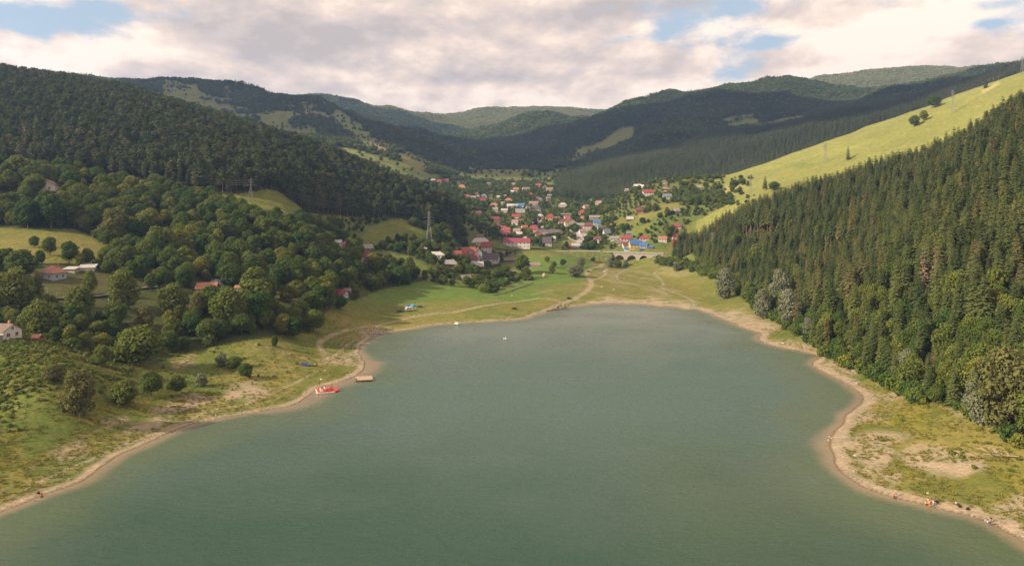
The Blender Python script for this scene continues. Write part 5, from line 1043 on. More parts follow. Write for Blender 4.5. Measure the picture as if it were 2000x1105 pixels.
# ------------------------------------------------------------------ houses: u, v base, width, wall, roof (px), roof kind, roof colour, wall colour, where
VILLAGE = [
 (1009, 484, 52, 11, 8, 'gable', 'magenta', 'white', 'above the road meadow', 0, 9),
 (950, 492, 20, 9.5, 10, 'gable', 'red', 'white', 'rising tall behind the plum roofed farmhouse', 0, 8),
 (921, 513, 30, 6, 11, 'gable', 'maroon', 'white', 'in front of the orange roofed villa', -8, 8),
 (931, 526, 25, 6, 9, 'gable', 'pale grey', 'timber', 'at the garden edge', 12, 7),
 (878, 522, 34, 6, 8, 'hip', 'grey', 'timber', 'among garden trees below the white bungalow', 5, 9),
 (851, 505, 35, 7, 6, 'hip', 'pale grey', 'white', 'in the trees beyond the hay meadow', 0, 9),
 (938, 482, 38, 9, 8, 'hip', 'pale grey', 'yellow', 'behind the tall red roofed cube', 8, 12),
 (938, 472, 13, 5, 8, 'gable', 'brown', 'brick', 'behind the yellow one', 0, 7),
 (986, 461, 20, 6, 6, 'gable', 'red', 'white', 'above the magenta roofed one', 0, 8),
 (967, 435, 17, 6, 6, 'gable', 'red', 'cream', 'alone among trees under the pine wood', 25, 8),
 (994, 512, 20, 4, 5, 'gable', 'brown', 'timber', 'below the parking yard', 0, 6),
 (1044, 521, 20, 3.5, 4.5, 'gable', 'rosy brown', 'grey', 'on the green field below the road', 0, 5),
 (1001, 536, 18, 4, 5, 'gable', 'brown', 'timber', 'at the edge of the vegetable plots', 0, 6),
 (909, 549, 20, 5, 7, 'gable', 'grey', 'timber', 'leaning beside the hay meadow hedge', 35, 6),
 (1014, 461, 11, 4, 4, 'gable', 'pale grey', 'white', 'just above the magenta roof ridge', 0, 6),
 (932, 419, 17, 3, 4, 'gable', 'maroon', 'timber', 'half hidden in the wooded slope', 0, 7),
 (1008, 426, 16, 3, 5, 'gable', 'red', 'white', 'below the grey barn by the church', 0, 8),
 (1018, 433, 9, 2.5, 3, 'hip', 'orange', 'cream', 'small below the church tower', 0, 6),
 (1016, 418, 18, 2.5, 8, 'gable', 'grey', 'timber', 'broad barn next to the church tower', 0, 10),
 (1042, 456, 20, 9, 7, 'hip', 'red', 'pink', 'beside the plum roofed complex', 0, 9),
 (1059, 450, 13, 4, 4.5, 'hip', 'grey', 'cream', 'between the red hipped house and the complex', 0, 7),
 (1072, 461, 44, 6, 7, 'gable', 'plum', 'cream', 'in a long complex below the yellow house', -5, 11),
 (1060, 463, 20, 4, 5, 'gable', 'rosy brown', 'pink', 'annexed to the plum complex', 5, 6),
 (1091, 460, 14, 4, 5, 'gable', 'brown', 'cream', 'closing the plum complex at its end', 10, 7),
 (1068, 480, 17, 6, 11, 'gable', 'plum', 'white', 'with steep roof beside the road trees', 5, 8),
 (1074, 431, 17, 6, 7, 'hip', 'red', 'yellow', 'at the bend of the village lane', 0, 9),
 (1106, 426, 21, 7, 2.5, 'gable', 'brown', 'blue', 'painted blue above the cream gable house', 0, 9),
 (1088, 432, 11, 3.5, 5, 'gable', 'rosy brown', 'white', 'next to the yellow house', -20, 6),
 (1098, 438, 15, 5, 5, 'hip', 'maroon', 'white', 'between the yellow house and the cream gable house', 0, 7),
 (1132, 446, 18, 6, 4.5, 'gable', 'grey', 'grey', 'between the cream gable house and the maroon roof', 0, 8),
 (1150, 449, 21, 8, 6.5, 'hip', 'maroon', 'cream', 'above the gravel yard by the lane', 0, 9),
 (1167, 438, 17, 3, 5, 'gable', 'blue', 'white', 'behind the maroon hipped house', 0, 8),
 (1137, 420, 15, 4, 6, 'hip', 'red', 'white', 'high by the wooded spur', -10, 8),
 (1138, 430, 12, 3, 5, 'hip', 'terracotta', 'cream', 'below the red hipped house on the spur', 0, 7),
 (1153, 413, 14, 2.5, 3.5, 'gable', 'red', 'white', 'low beside the wooded spur', 0, 7),
 (1099, 405, 15, 5, 4, 'hip', 'pale grey', 'white', 'standing free above the blue walled house', 0, 8),
 (1006, 406, 9, 4, 4, 'gable', 'pale grey', 'pale blue', 'blue gabled among the upper houses', 20, 6),
 (1017, 406, 15, 4, 5, 'gable', 'blue', 'pale blue', 'behind the grey barn', -15, 8),
 (1043, 403, 19, 5, 5, 'gable', 'rosy brown', 'white', 'rising behind the church nave', 0, 9),
 (1124, 485, 15, 5, 5, 'gable', 'pale grey', 'white', 'by the road where the lane joins', 10, 7),
 (1112, 485, 8, 3, 3, 'gable', 'red', 'brick', 'tiny shed by the road junction', 0, 4),
 (1185, 461, 13, 6, 8, 'gable', 'slate', 'white', 'steep roofed on the bank above the bridge road', 15, 7),
 (1161, 428, 20, 3.5, 4, 'gable', 'grey', 'grey', 'above the blue roof', 0, 7),
 (1193, 444, 12, 2.5, 4, 'hip', 'terracotta', 'timber', 'at the foot of the sloping meadow', 0, 6),
 (1223, 473, 23, 7, 7, 'hip', 'red', 'cream', 'behind the blue roofed house near the bridge', 0, 9),
 (1259, 472, 21, 6, 6, 'hip', 'red', 'white', 'against the trees near the bridge end', 0, 9),
 (1241, 486, 24, 9, 9, 'gable', 'blue', 'yellow', 'directly behind the bridge', 6, 9),
 (1257, 486, 14, 6, 6, 'gable', 'blue', 'grey', 'attached beside the yellow house at the bridge', -12, 7),
 (1271, 486, 10, 3, 4, 'lean', 'blue', 'timber', 'open shed at the bridge end', -15, 6),
 (1230, 490, 20, 2, 3, 'lean', 'blue', 'white', 'low carport against the bridge parapet', 0, 5),
 (1254, 490, 9, 2, 2.5, 'lean', 'blue', 'timber', 'smallest shelter by the bridge parapet', 0, 4),
 (1200, 470, 18, 4, 5, 'gable', 'grey', 'white', 'with porch next to the red hipped house', 0, 8),
 (1211, 480, 18, 5, 6, 'hip', 'brown', 'cream', 'between the porch house and the bridge', 0, 8),
 (1223, 484, 14, 5, 6, 'gable', 'maroon', 'white', 'wedged against the yellow house', 8, 7),
 (1229, 459, 12, 3, 3.5, 'gable', 'slate', 'timber', 'above the red roofs by the bridge', 0, 7),
 (1230, 432, 13, 4, 5, 'gable', 'pale grey', 'timber', 'lone hut on the sloping meadow', 0, 7),
 (1249, 416, 16, 5, 7, 'hip', 'maroon', 'brick', 'above the sloping meadow', 0, 8),
 (1266, 382, 21, 6, 6, 'gable', 'red', 'white', 'on the upper hamlet terrace', 4, 8),
 (1245, 368, 13, 4, 4.5, 'gable', 'pale grey', 'white', 'under the spruce ridge', -20, 8),
 (1254, 367, 8, 3, 3, 'gable', 'white', 'white', 'small annex under the spruce ridge', -20, 5),
 (1224, 376, 7, 4, 4, 'gable', 'grey', 'white', 'by itself where the spruces end', 0, 6),
 (1303, 390, 16, 6, 6, 'gable', 'slate', 'cream', 'in the upper hamlet with grey slates', 0, 8),
 (1303, 380, 10, 4, 4, 'gable', 'terracotta', 'cream', 'behind the slate roofed hamlet house', 0, 7),
 (1300, 372, 14, 3, 4, 'hip', 'rosy brown', 'timber', 'barn at the top of the hamlet', 0, 8),
 (1297, 359, 12, 3, 4, 'hip', 'brown', 'white', 'highest on the hamlet meadow', 0, 7),
 (1364, 369, 16, 2.5, 4, 'hip', 'grey', 'timber', 'at the foot of the bright slope', 0, 8),
 (857, 359, 10, 4, 4, 'gable', 'red', 'white', 'in the upper row under the far pastures', -10, 7),
 (869, 359, 14, 5, 4.5, 'gable', 'red', 'cream', 'second of the upper row under the far pastures', 8, 7),
 (902, 371, 14, 5, 5, 'hip', 'terracotta', 'cream', 'above the small green terrace', 0, 7),
 (978, 364, 22, 3, 3.5, 'gable', 'rosy brown', 'white', 'long in the highest village row', 0, 7),
 (1003, 365, 11, 4, 4.5, 'hip', 'rosy brown', 'pink', 'at the end of the highest village row', 0, 7),
 (931, 384, 11, 4, 4.5, 'hip', 'maroon', 'white', 'in the cluster below the green terrace', 0, 7),
 (942, 397, 13, 5.5, 5, 'gable', 'magenta', 'white', 'gabled below the upper cluster', 15, 7),
 (923, 390, 12, 4, 3.5, 'gable', 'grey', 'cream', 'in the middle of the upper cluster', 0, 7),
 (910, 387, 13, 3.5, 3, 'gable', 'pale grey', 'cream', 'at the wood side of the upper cluster', -10, 7),
 (945, 385, 12, 2.5, 3.5, 'hip', 'slate', 'white', 'slate roofed in the upper cluster', 0, 7),
 (993, 395, 14, 4, 4, 'hip', 'terracotta', 'cream', 'beside the bright green plot', 0, 8),
 (965, 405, 17, 4, 4.5, 'hip', 'terracotta', 'white', 'above the grey roofed twin', 0, 8),
 (965, 413, 15, 4, 4, 'gable', 'grey', 'cream', 'grey roofed twin below the terracotta roof', 0, 8),
 (985, 415, 12, 4, 3.5, 'gable', 'pale grey', 'cream', 'next to the grey twin', 0, 7),
 (984, 401, 11, 4, 3, 'gable', 'grey', 'white', 'between the green plot and the twin houses', 0, 6),
 (996, 406, 12, 4, 4, 'gable', 'white', 'white', 'with bright sheet roof by the blue gables', 20, 6),
 (1027, 373, 14, 3.5, 4, 'gable', 'rosy brown', 'cream', 'in the upper trees', 15, 7),
 (1073, 374, 13, 4, 4, 'gable', 'rosy brown', 'cream', 'close to the dark spruces', 0, 7),
 (1000, 377, 8, 2.5, 2.5, 'gable', 'white', 'white', 'small with bright roof in the upper gardens', 10, 5),
 (1037, 382, 8, 3, 3, 'hip', 'red', 'white', 'tiny in the upper trees', 0, 5),
 (1050, 391, 7, 3, 4, 'gable', 'red', 'pink', 'narrow in the upper trees', 0, 5),
 (1073, 384, 8, 2.5, 2, 'gable', 'grey', 'white', 'small beneath the dark spruces', 0, 5),
 (974, 387, 7, 2.5, 2.5, 'gable', 'pale grey', 'white', 'small above the green plot', 0, 5),
 (986, 386, 5, 3, 2, 'gable', 'white', 'white', 'tiny and cube-like on the green plot', 0, 4),
 (845, 355, 10, 3, 2.5, 'gable', 'pale grey', 'white', 'beside the wood edge in the upper row', 0, 6),
 (658, 479, 19, 5, 5, 'gable', 'pale grey', 'white', 'in the woods under the pylon meadow', 0, 8),
 (675, 484, 21, 6, 7, 'hip', 'red', 'white', 'in the woods beside a pale roof', 10, 8),
 (717, 490, 20, 5, 8, 'gable', 'grey', 'timber', 'black gabled on the small lawn', 20, 8),
 (756, 508, 14, 4, 4, 'gable', 'grey', 'timber', 'tumbledown on the small lawn', -10, 5),
 (825, 495, 17, 5, 6, 'gable', 'grey', 'timber', 'beside the large pylon meadow', 0, 7),
 (668, 580, 18, 5, 7, 'gable', 'magenta', 'white', 'tucked behind a round tree at the meadow edge', -15, 6),
 (679, 574, 13, 4, 4, 'gable', 'slate', 'timber', 'in shade behind the magenta roof', 0, 5),
 (424, 563, 34, 7, 9, 'hip', 'slate', 'cream', 'in the wood behind the terracotta roof', 0, 9),
 (405, 570, 36, 7, 10, 'gable', 'terracotta', 'brick', 'in the wood in front of the slate roof', 10, 8),
 (466, 568, 10, 4, 4, 'gable', 'terracotta', 'white', 'small in the wood near the slate roof', 0, 4),
 (104, 547, 36, 14, 13, 'hip', 'terracotta', 'pale blue', 'below the sloping left meadow', -20, 8),
 (140, 533, 22, 4, 4, 'lean', 'pale grey', 'grey', 'long low shed behind the hipped house', 0, 5),
 (172, 530, 26, 5, 6, 'lean', 'pale grey', 'white', 'sheet roofed shed uphill of the hipped house', 18, 6),
 (24, 364, 18, 5, 6, 'gable', 'terracotta', 'cream', 'by the yellow meadow near the chalet', 0, 7),
 (1564, 232, 20, 2, 4, 'gable', 'brown', 'timber', 'far farm on the mountain clearing', 0, 12),
 (710, 513, 22, 11, 12, 'gable', 'maroon', 'white', 'tall at the wood edge below the black gable', 0, 8),
]
for (u, v, wp, hp, rp, kd, rf, wl, pl, yw, dp) in VILLAGE:
    small = rf if False else None
    shed = any(k in pl for k in ('shed', 'carport', 'shelter', 'barn', 'hut', 'tumbledown', 'leaning', 'garden edge', 'vegetable', 'parking yard', 'green field'))
    house(u, v, wp, hp, rp, kd, rf, wl, pl, yw, dp, dmin=(1180 if v < 235 else 0), name='shed' if shed else 'house', cat='shed' if shed else 'house', wins=not shed, chim=False if shed else None, grp='sheds of the village' if shed else 'houses of the village')
e = house(921 - 8, 502, 30, 6, 13, 'gable', 'orange', 'cream', '', 8, 9, label='large cream villa with orange red roofs and two front gables', name='villa', wins=False)
def gablet(e, x, w_, dep, h0, rh, roof, wall):
    g = MB(); body_shape(g, dep, w_, h0, rh, 'gable'); o = g.make('wing_wall', wallm(wall), e); o.rotation_euler = (0, 0, R(90)); o.location = (x, -dep * .5 - 1, 0)
    g = MB(); roof_shape(g, dep, w_, h0, rh, 'gable'); o = g.make('wing_roof', roofm(roof), e); o.rotation_euler = (0, 0, R(90)); o.location = (x, -dep * .5 - 1, 0)
    window(e, x, -dep - 1.02, h0 * .55, 1.2, 1.2)
gablet(e, 3.0, 7, 8, 3.4, 5.2, 'orange', 'pale blue'); gablet(e, -6.5, 5, 7, 2.6, 3.6, 'red', 'white'); gablet(e, 11.5, 8, 9, 5.0, 5.5, 'orange', 'pale blue')
house(888, 503, 26, 5, 8, 'gable', 'red', 'brick', 'low red wing joined to the orange roofed villa', 5, 7)
e = house(1113, 442, 22, 8, 8, 'gable', 'red', 'cream', '', 12, 10, front='g', label='broad cream gable fronted house with red roof above the gravel yard')
e = house(958, 514, 34, 8, 11, 'gable', 'plum', 'white', '', -14, 9, label='long white farmhouse with dark plum roof beside the white van', storeys=1)
e = house(94, 373, 34, 11, 11, 'gable', 'brown', 'white', '', 14, 12, front='g', label='white gabled chalet with brown roof under the pine hill', name='chalet', storeys=1)
MB().box(-8, 0, .8, 5, 6, .15).make('balcony', TIMB, e)
e = house(4, 664, 50, 17, 12, 'gable', 'brown', 'white', '', -12, 8, label='white farmhouse with brown roof at the weedy garden', name='farmhouse')
g = MB(); g.box(0, -6.2, 2.2, 12, 4.0, .15); g.make('porch_roof', roofm('grey'), e)
for xx in (-5, 0, 5): MB().box(xx, -7.8, .6, .18, .18, 3.2).make('post', TIMB, e)
house(73, 669, 11, 6, 5, 'gable', 'terracotta', 'brick', '', 0, 2.4, label='little red garden hut below the round yellow green tree', name='garden_hut', cat='hut', wins=False, chim=False, grp=None)
# more houses filling the village gardens
_k = 0; rv = random.Random(23); FREE = [p for p in VGRASS]
while _k < 32:
    u, v = rv.uniform(850, 1330), rv.uniform(356, 480)
    if not inpoly(np.array([u]), np.array([v]), VILL)[0] or any(inpoly(np.array([u]), np.array([v]), P)[0] for P in VGRASS) or (u < 960 and v > 395) or (u > 1175 and v < 440 and u < 1290): _k += .02; continue
    x, y, z = hit(u, v, 760); wp = rv.uniform(7.5, 11) * F / y
    if y > 1500 or any((x - a) ** 2 + (y + 4 - b) ** 2 < (c_ + 6) ** 2 for a, b, c_ in HOUSE_AT): _k += .02; continue
    rf = rv.choice(['red', 'terracotta', 'rosy brown', 'grey', 'pale grey', 'maroon', 'brown', 'red', 'slate', 'orange', 'grey']); wl = rv.choice(['white', 'cream', 'white', 'cream', 'pink', 'grey'])
    house(u, v, wp, rv.uniform(3.2, 5.6) * F / y, rv.uniform(2.6, 4.2) * F / y, rv.choice(['gable', 'hip', 'gable']), rf, wl, 'between the village gardens', rv.uniform(-30, 30), rv.uniform(7, 9.5), dmin=760); _k += 1
# church
x, y, z = hit(1046, 416); s = y / F; e = empty('church', (x, y + 6, z), R(6), label='white church with bell tower and dark hipped roof', cat='church'); KEEP_OUT.append((x, y + 4, 14)); KEEP_OUT.append((x, y - 10, 10))
b = MB(); body_shape(b, 21 * s, 9, 6.5, 5, 'hip'); b.make('wall', wallm('white'), e)
r_ = MB(); roof_shape(r_, 21 * s, 9, 6.5, 6, 'hip'); r_.make('roof', roofm('plum'), e)
for i in range(5): window(e, (i - 2) * 3.2, -4.5, 3.6, 1.0, 2.4)
tw = MB(); tw.box(-13.5, -5, 4.0, 6.6, 6.6, 13); tw.make('tower', wallm('white'), e)
g = MB(); g.box(-13.5, -5, 12.0, 7.6, 7.6, 3.2, top=.35); o = g.make('tower_roof', roofm('plum'), e); MB().bar((-13.5, -5, 13), (-13.5, -5, 15.6), .12).make('cross', STEEL, o)
window(e, -13.5, -8.3, 8.2, 1.1, 1.8); MB().box(-13.5, -8.33, 1.7, 2.0, .12, 3.2).make('door', DOOR, e)

# ------------------------------------------------------------------ roads and bridge
def ribbon(name, pts3, wid, m, label, cat, lift=.18, kind='structure'):
    P_ = catmull(pts3, 8); V = []
    for i, p in enumerate(P_):
        d = P_[min(i + 1, len(P_) - 1)] - P_[max(i - 1, 0)]; nrm = np.array([-d[1], d[0]]) / (np.hypot(d[0], d[1]) + 1e-9)
        for k in (-1, -.33, .33, 1): V.append((p[0] + nrm[0] * wid * k / 2, p[1] + nrm[1] * wid * k / 2, p[2] + lift))
    o = mesh_obj(name, V, grid_faces(len(P_), 4), m); return tag(o, label, cat, kind=kind)
def at_d(u, v, d): return np.array([(u - 1000) / F * d, d, HC - (v - VH) * d / F])
ROAD = [at_d(968, 502, 880), at_d(1000, 499, 888), at_d(1040, 494.5, 900), at_d(1090, 491.5, 905), at_d(1140, 491, 905), at_d(1170, 491.5, 905), at_d(1250, 493.5, 895), at_d(1310, 496, 886), at_d(1345, 499, 880), at_d(1375, 503, 872)]
road_fill = MB(); RP = catmull(ROAD, 6)
for i in range(len(RP) - 1):
    p, q = RP[i], RP[i + 1]
    if 1000 + F * p[0] / p[1] > 1183 and 1000 + F * p[0] / p[1] < 1292: continue
    zz = [float(hgt(a[0], a[1] - 9)) - 1 for a in (p, q)]
    V = [(p[0], p[1] - 4.6, p[2]), (q[0], q[1] - 4.6, q[2]), (q[0], q[1] + 4.6, q[2]), (p[0], p[1] + 4.6, p[2]), (p[0], p[1] - 15, zz[0]), (q[0], q[1] - 15, zz[1]), (q[0], q[1] + 14, min(zz[1], q[2] - 2)), (p[0], p[1] + 14, min(zz[0], p[2] - 2))]
    road_fill.add(V, [(0, 1, 2, 3), (4, 5, 1, 0), (3, 2, 6, 7)])
tag(road_fill.make('embankment', mat('bank_grass', (.11, .12, .04), .95, .05, var=.35, scale=.25)), 'grassy road embankment above the fields', 'embankment', kind='structure')
ribbon('road', ROAD, 7.0, ASPH, 'grey valley road running to the bridge', 'road', lift=.1)
for p in RP[::2]: KEEP_OUT.append((p[0], p[1], 8)); KEEP_OUT.append((p[0] * (1 - 14 / p[1]), p[1] - 14, 9))
def drape(px, dmin=0, step=4): return [np.array(hit(u, v, dmin)) for u, v in px]
for nm, px, wd_, m_, lb, ct, dm in (
    ('road', [(990, 492), (1020, 488), (1060, 485), (1085, 484), (1110, 484), (1132, 484)], 5, ASPH, 'side road below the long white building', 'road', 800),
    ('lane', [(1134, 484), (1133, 470), (1128, 462), (1120, 457), (1112, 452), (1095, 446)], 4.5, ASPH, 'narrow grey lane climbing to the gravel yard', 'lane', 800),
    ('lane', [(1053, 436), (1056, 431), (1062, 427), (1067, 424)], 4.0, DIRT, 'pale curved lane next to the yellow house', 'lane', 900),
    ('road', [(30, 588), (60, 585), (90, 583), (120, 582), (160, 580), (200, 577), (240, 568), (300, 560)], 6.0, ASPH, 'grey road half hidden by the near trees', 'road', 0),
    ('lane', [(100, 377), (125, 378), (150, 377), (175, 374)], 4, mat('pale_gravel', (.42, .4, .37), .9, .1), 'pale gravel drive beside the chalet', 'lane', 400)):
    P_ = drape(px, dm); P2 = [np.array([p[0], p[1], float(hgt(p[0], p[1]))]) for p in catmull(P_, 4)]
    ribbon(nm, P2, wd_, m_, lb, ct, lift=.3)
    for p in P2: KEEP_OUT.append((p[0], p[1], wd_ * .8))
MB_y = MB()
x, y, z = hit(1137, 466, 800); yd = empty('gravel_yard', (0, 0, 0))
bpy.data.objects.remove(yd)
V = []; 
P_ = [hit(u, v, 800) for u, v in ((1108, 466), (1116, 455), (1130, 450), (1146, 449), (1150, 455), (1142, 464), (1138, 474), (1128, 474))]
cx, cyy = np.mean([p[0] for p in P_]), np.mean([p[1] for p in P_])
V = [(cx, cyy, float(hgt(cx, cyy)) + .35)]; Fs = []
for k, f in enumerate((.5, 1.0)):
    for p in P_: xx, yy = cx + (p[0] - cx) * f, cyy + (p[1] - cyy) * f; V.append((xx, yy, float(hgt(xx, yy)) + .3))
n8 = len(P_)
for i in range(n8): j = (i + 1) % n8; Fs += [(0, 1 + i, 1 + j), (1 + i, 1 + n8 + i, 1 + n8 + j, 1 + j)]
tag(mesh_obj('gravel_yard', V, Fs, mat('yard_gravel', (.30, .27, .25), .95, .1, var=.3, scale=.35)), 'grey gravel yard with rubble between the village lanes', 'yard', kind='structure')
for p in P_: KEEP_OUT.append((p[0], p[1], 6))
KEEP_OUT.append((cx, cyy, 14))
# rubble heaps on the yard
def rock_mesh(seed, r):
    q = random.Random(seed); m = MB(); m.ball((0, 0, 0), r, 1, .8, .6, 7, 5); m.v = [(a * q.uniform(.75, 1.25), b * q.uniform(.75, 1.25), c_ * q.uniform(.7, 1.2)) for a, b, c_ in m.v]; return m
for i, (u, v) in enumerate(((1124, 459), (1130, 455), (1137, 462), (1141, 457), (1133, 468), (1126, 466))):
    x, y, z = hit(u, v, 800); o = rock_mesh(i, 2.6).make('rubble_heap', CONC); o.location = (x, y, z + .3); tag(o, 'heap of grey rubble on the gravel yard', 'rubble', 'rubble heaps on the yard')
# arch bridge
A0, B0 = at_d(1178, 492, 905), at_d(1296, 495.2, 888)
ax = (B0 - A0); Lb = float(np.hypot(ax[0], ax[1])); br = empty('arch_bridge', tuple(A0), math.atan2(ax[1], ax[0]), label='pale concrete arch bridge carrying the road over the stream', cat='bridge')
sl = (B0[2] - A0[2]) / Lb
arch = [(9.5, 5.4), (21.5, 6.0), (37.0, 6.0), (52.5, 6.0), (66.5, 5.2)]
xs = np.unique(np.concatenate([np.linspace(0, Lb, 60)] + [np.linspace(c_ - r_, c_ + r_, 17) for c_, r_ in arch]))
def soff(xx):
    for c_, r_ in arch:
        if abs(xx - c_) <= r_ + 1e-6: return sl * xx - 3.2 - 6.6 + 6.6 * math.sqrt(max(0, 1 - ((xx - c_) / r_) ** 2)) - 1.5 * 0
    return None
sp_ = MB(); zb_ = -17.0
for i in range(len(xs) - 1):
    a_, b_ = xs[i], xs[i + 1]; mid = (a_ + b_) / 2; inside = soff(mid) is not None
    za = soff(a_) if inside and soff(a_) is not None else (zb_ if not inside else zb_); zc = soff(b_) if inside and soff(b_) is not None else zb_
    for yy, fl in ((-3.9, 0), (3.9, 1)):
        V = [(a_, yy, za), (b_, yy, zc), (b_, yy, sl * b_ - .05), (a_, yy, sl * a_ - .05)]; sp_.add(V, [(0, 1, 2, 3)] if not fl else [(3, 2, 1, 0)])
    if inside:
        sp_.add([(a_, -3.9, za), (b_, -3.9, zc), (b_, 3.9, zc), (a_, 3.9, za)], [(3, 2, 1, 0)])
for c_, r_ in arch:
    for sg in (-1, 1):
        xx = c_ + sg * r_; zt_ = sl * xx - 9.8; sp_.add([(xx, -3.9, zb_), (xx, 3.9, zb_), (xx, 3.9, zt_), (xx, -3.9, zt_)], [(0, 1, 2, 3)])
sp_.make('spandrel_wall', CONC, br)
g = MB(); g.add([(0, -4.4, -.5), (Lb, -4.4, sl * Lb - .5), (Lb, 4.4, sl * Lb - .5), (0, 4.4, -.5), (0, -4.4, 0), (Lb, -4.4, sl * Lb), (Lb, 4.4, sl * Lb), (0, 4.4, 0)], [(3, 2, 1, 0), (4, 5, 6, 7), (0, 1, 5, 4), (1, 2, 6, 5), (2, 3, 7, 6), (3, 0, 4, 7)]); g.make('deck', CONC, br)
for yy in (-4.2, 4.2):
    g = MB(); g.add([(0, yy - .18, 0), (Lb, yy - .18, sl * Lb), (Lb, yy + .18, sl * Lb), (0, yy + .18, 0), (0, yy - .18, 1.1), (Lb, yy - .18, sl * Lb + 1.1), (Lb, yy + .18, sl * Lb + 1.1), (0, yy + .18, 1.1)], [(3, 2, 1, 0), (4, 5, 6, 7), (0, 1, 5, 4), (1, 2, 6, 5), (2, 3, 7, 6), (3, 0, 4, 7)]); g.make('parapet', CONC, br)
for c_, r_ in arch:
    g = MB(); P_ = [(c_ + (r_ + .02) * math.cos(t_), -3.98, sl * c_ - 9.8 + 6.6 * math.sin(t_)) for t_ in np.linspace(0, math.pi, 15)]
    for i in range(14):
        p, q = P_[i], P_[i + 1]; o1 = lambda a_: (c_ + (a_[0] - c_) * 1.12, a_[1], a_[2] + .5); g.add([p, q, o1(q), o1(p), (p[0], -3.85, p[2]), (q[0], -3.85, q[2]), (*o1(q)[:1], -3.85, o1(q)[2]), (*o1(p)[:1], -3.85, o1(p)[2])], [(0, 1, 2, 3), (4, 5, 1, 0), (3, 2, 6, 7)])
    g.make('arch_ring', mat('pale_stone', (.37, .335, .29), .9, .1), br)
for uu in np.linspace(1165, 1325, 9):
    p = at_d(uu, 494, 885); KEEP_OUT.append((p[0], p[1] - 8, 11)); KEEP_OUT.append((p[0], p[1] + 8, 8))
# crash barrier with white posts along the meadow road
gr = empty('guard_rail', tuple(ROAD[1]), 0, label='pale roadside rail on short white posts above the fields', cat='guard rail')
WHITE = mat('white_paint', (.72, .70, .66), .6, .3); PT = catmull(ROAD[1:6], 9); org = np.array(ROAD[1]); last = None; rail = MB()
for p in PT:
    q = p - org + np.array([0, -3.9, .1])
    if last is not None: rail.bar(tuple(last + np.array([0, 0, .75])), tuple(q + np.array([0, 0, .75])), .16, k=4)
    last = q; linkcopy('post', shared('grp', lambda: MB().box(0, 0, .5, .32, .25, 1.1).make('post', WHITE)), gr, tuple(q))
rail.make('rail', WHITE, gr)

# ------------------------------------------------------------------ pylons, poles, cables
PYL = {}; PSTEEL = mat('weathered_steel', (.21, .21, .205), .6, .3)
def pylon(key, u, v, hpx, label, dmin=0, arms=3, r_=.14, aw=.16):
    x, y, z = hit(u, v, dmin); H = hpx * y / F; e = empty('lattice_pylon', (x, y, z - .3), R(20), label=label, cat='pylon', group='pylons of the power lines'); KEEP_OUT.append((x, y, 5))
    bw = H * .10; tw_ = H * .022; lev = [0, .16, .30, .43, .55, .66, .76, .85, .93, 1.0]
    def hw(f): return (bw * (1 - f / .6) + bw * .30 * (f / .6)) if f < .6 else bw * .30 * (1 - (f - .6) / .4) + tw_ * ((f - .6) / .4)
    for sx, sy in ((-1, -1), (1, -1), (1, 1), (-1, 1)):
        MB().tube([(sx * hw(f), sy * hw(f), H * f) for f in (0, .6, 1)], [r_, r_ * .85, r_ * .6], 4).make('leg', PSTEEL, e)
    g = MB()
    for a_, b_ in zip(lev[:-1], lev[1:]):
        c4 = ((-1, -1), (1, -1), (1, 1), (-1, 1))
        for k in range(4):
            p, q = c4[k], c4[(k + 1) % 4]
            g.bar((p[0] * hw(a_), p[1] * hw(a_), H * a_), (q[0] * hw(b_), q[1] * hw(b_), H * b_), r_ * .6, k=3); g.bar((q[0] * hw(a_), q[1] * hw(a_), H * a_), (p[0] * hw(b_), p[1] * hw(b_), H * b_), r_ * .6, k=3); g.bar((p[0] * hw(b_), p[1] * hw(b_), H * b_), (q[0] * hw(b_), q[1] * hw(b_), H * b_), r_ * .6, k=3)
    g.make('lattice_bracing', PSTEEL, e); tips = []
    for i in range(arms):
        f = .70 + .11 * i; La = H * aw * (1 - .2 * i); g = MB(); zz = H * f
        for sg in (-1, 1):
            g.bar((0, -hw(f), zz), (sg * La, 0, zz + H * .012), r_ * .7, k=3); g.bar((0, hw(f), zz), (sg * La, 0, zz + H * .012), r_ * .7, k=3); g.bar((0, 0, zz + H * .05), (sg * La, 0, zz + H * .012), r_ * .7, k=3)
            c_, s_ = math.cos(R(20)), math.sin(R(20)); tips.append(np.array([x + c_ * sg * La, y + s_ * sg * La, z + zz - .4]))
            g.bar((sg * La, 0, zz + H * .012), (sg * La, 0, zz - .8), .09, k=4)
        g.make('crossarm', PSTEEL, e)
    PYL[key] = tips
pylon('a', 838, 478, 66, 'tall lattice pylon on the meadow under the pine wood', r_=.13)
pylon('b', 490, 392, 44, 'smaller lattice pylon between broadleaf wood and pine hill', r_=.13)
pylon('c', 1612, 319, 40, 'lattice pylon low on the bright grass slope', 880, r_=.13)
pylon('d', 1861, 222, 46, 'lattice pylon high on the bright grass slope', 880, r_=.13)
pylon('e', 1466, 374, 34, 'lattice pylon at the foot of the bright grass slope among bushes', 880, r_=.13)
pylon('f', 1997, 145, 34, 'lattice pylon on the crest of the bright grass slope', 880, r_=.13)
WIRE = mat('cable', (.14, .14, .15), .5, .4)
def cable(p, q, sag, label):
    T_ = np.linspace(0, 1, 17); P_ = [p + (q - p) * t_ - np.array([0, 0, sag * 4 * t_ * (1 - t_)]) for t_ in T_]
    o = MB().tube(P_, [.055] * 17, 4).make('power_cable', WIRE); tag(o, label, 'cable', 'power cables')
def far_pt(u, v, d): return at_d(u, v, d)
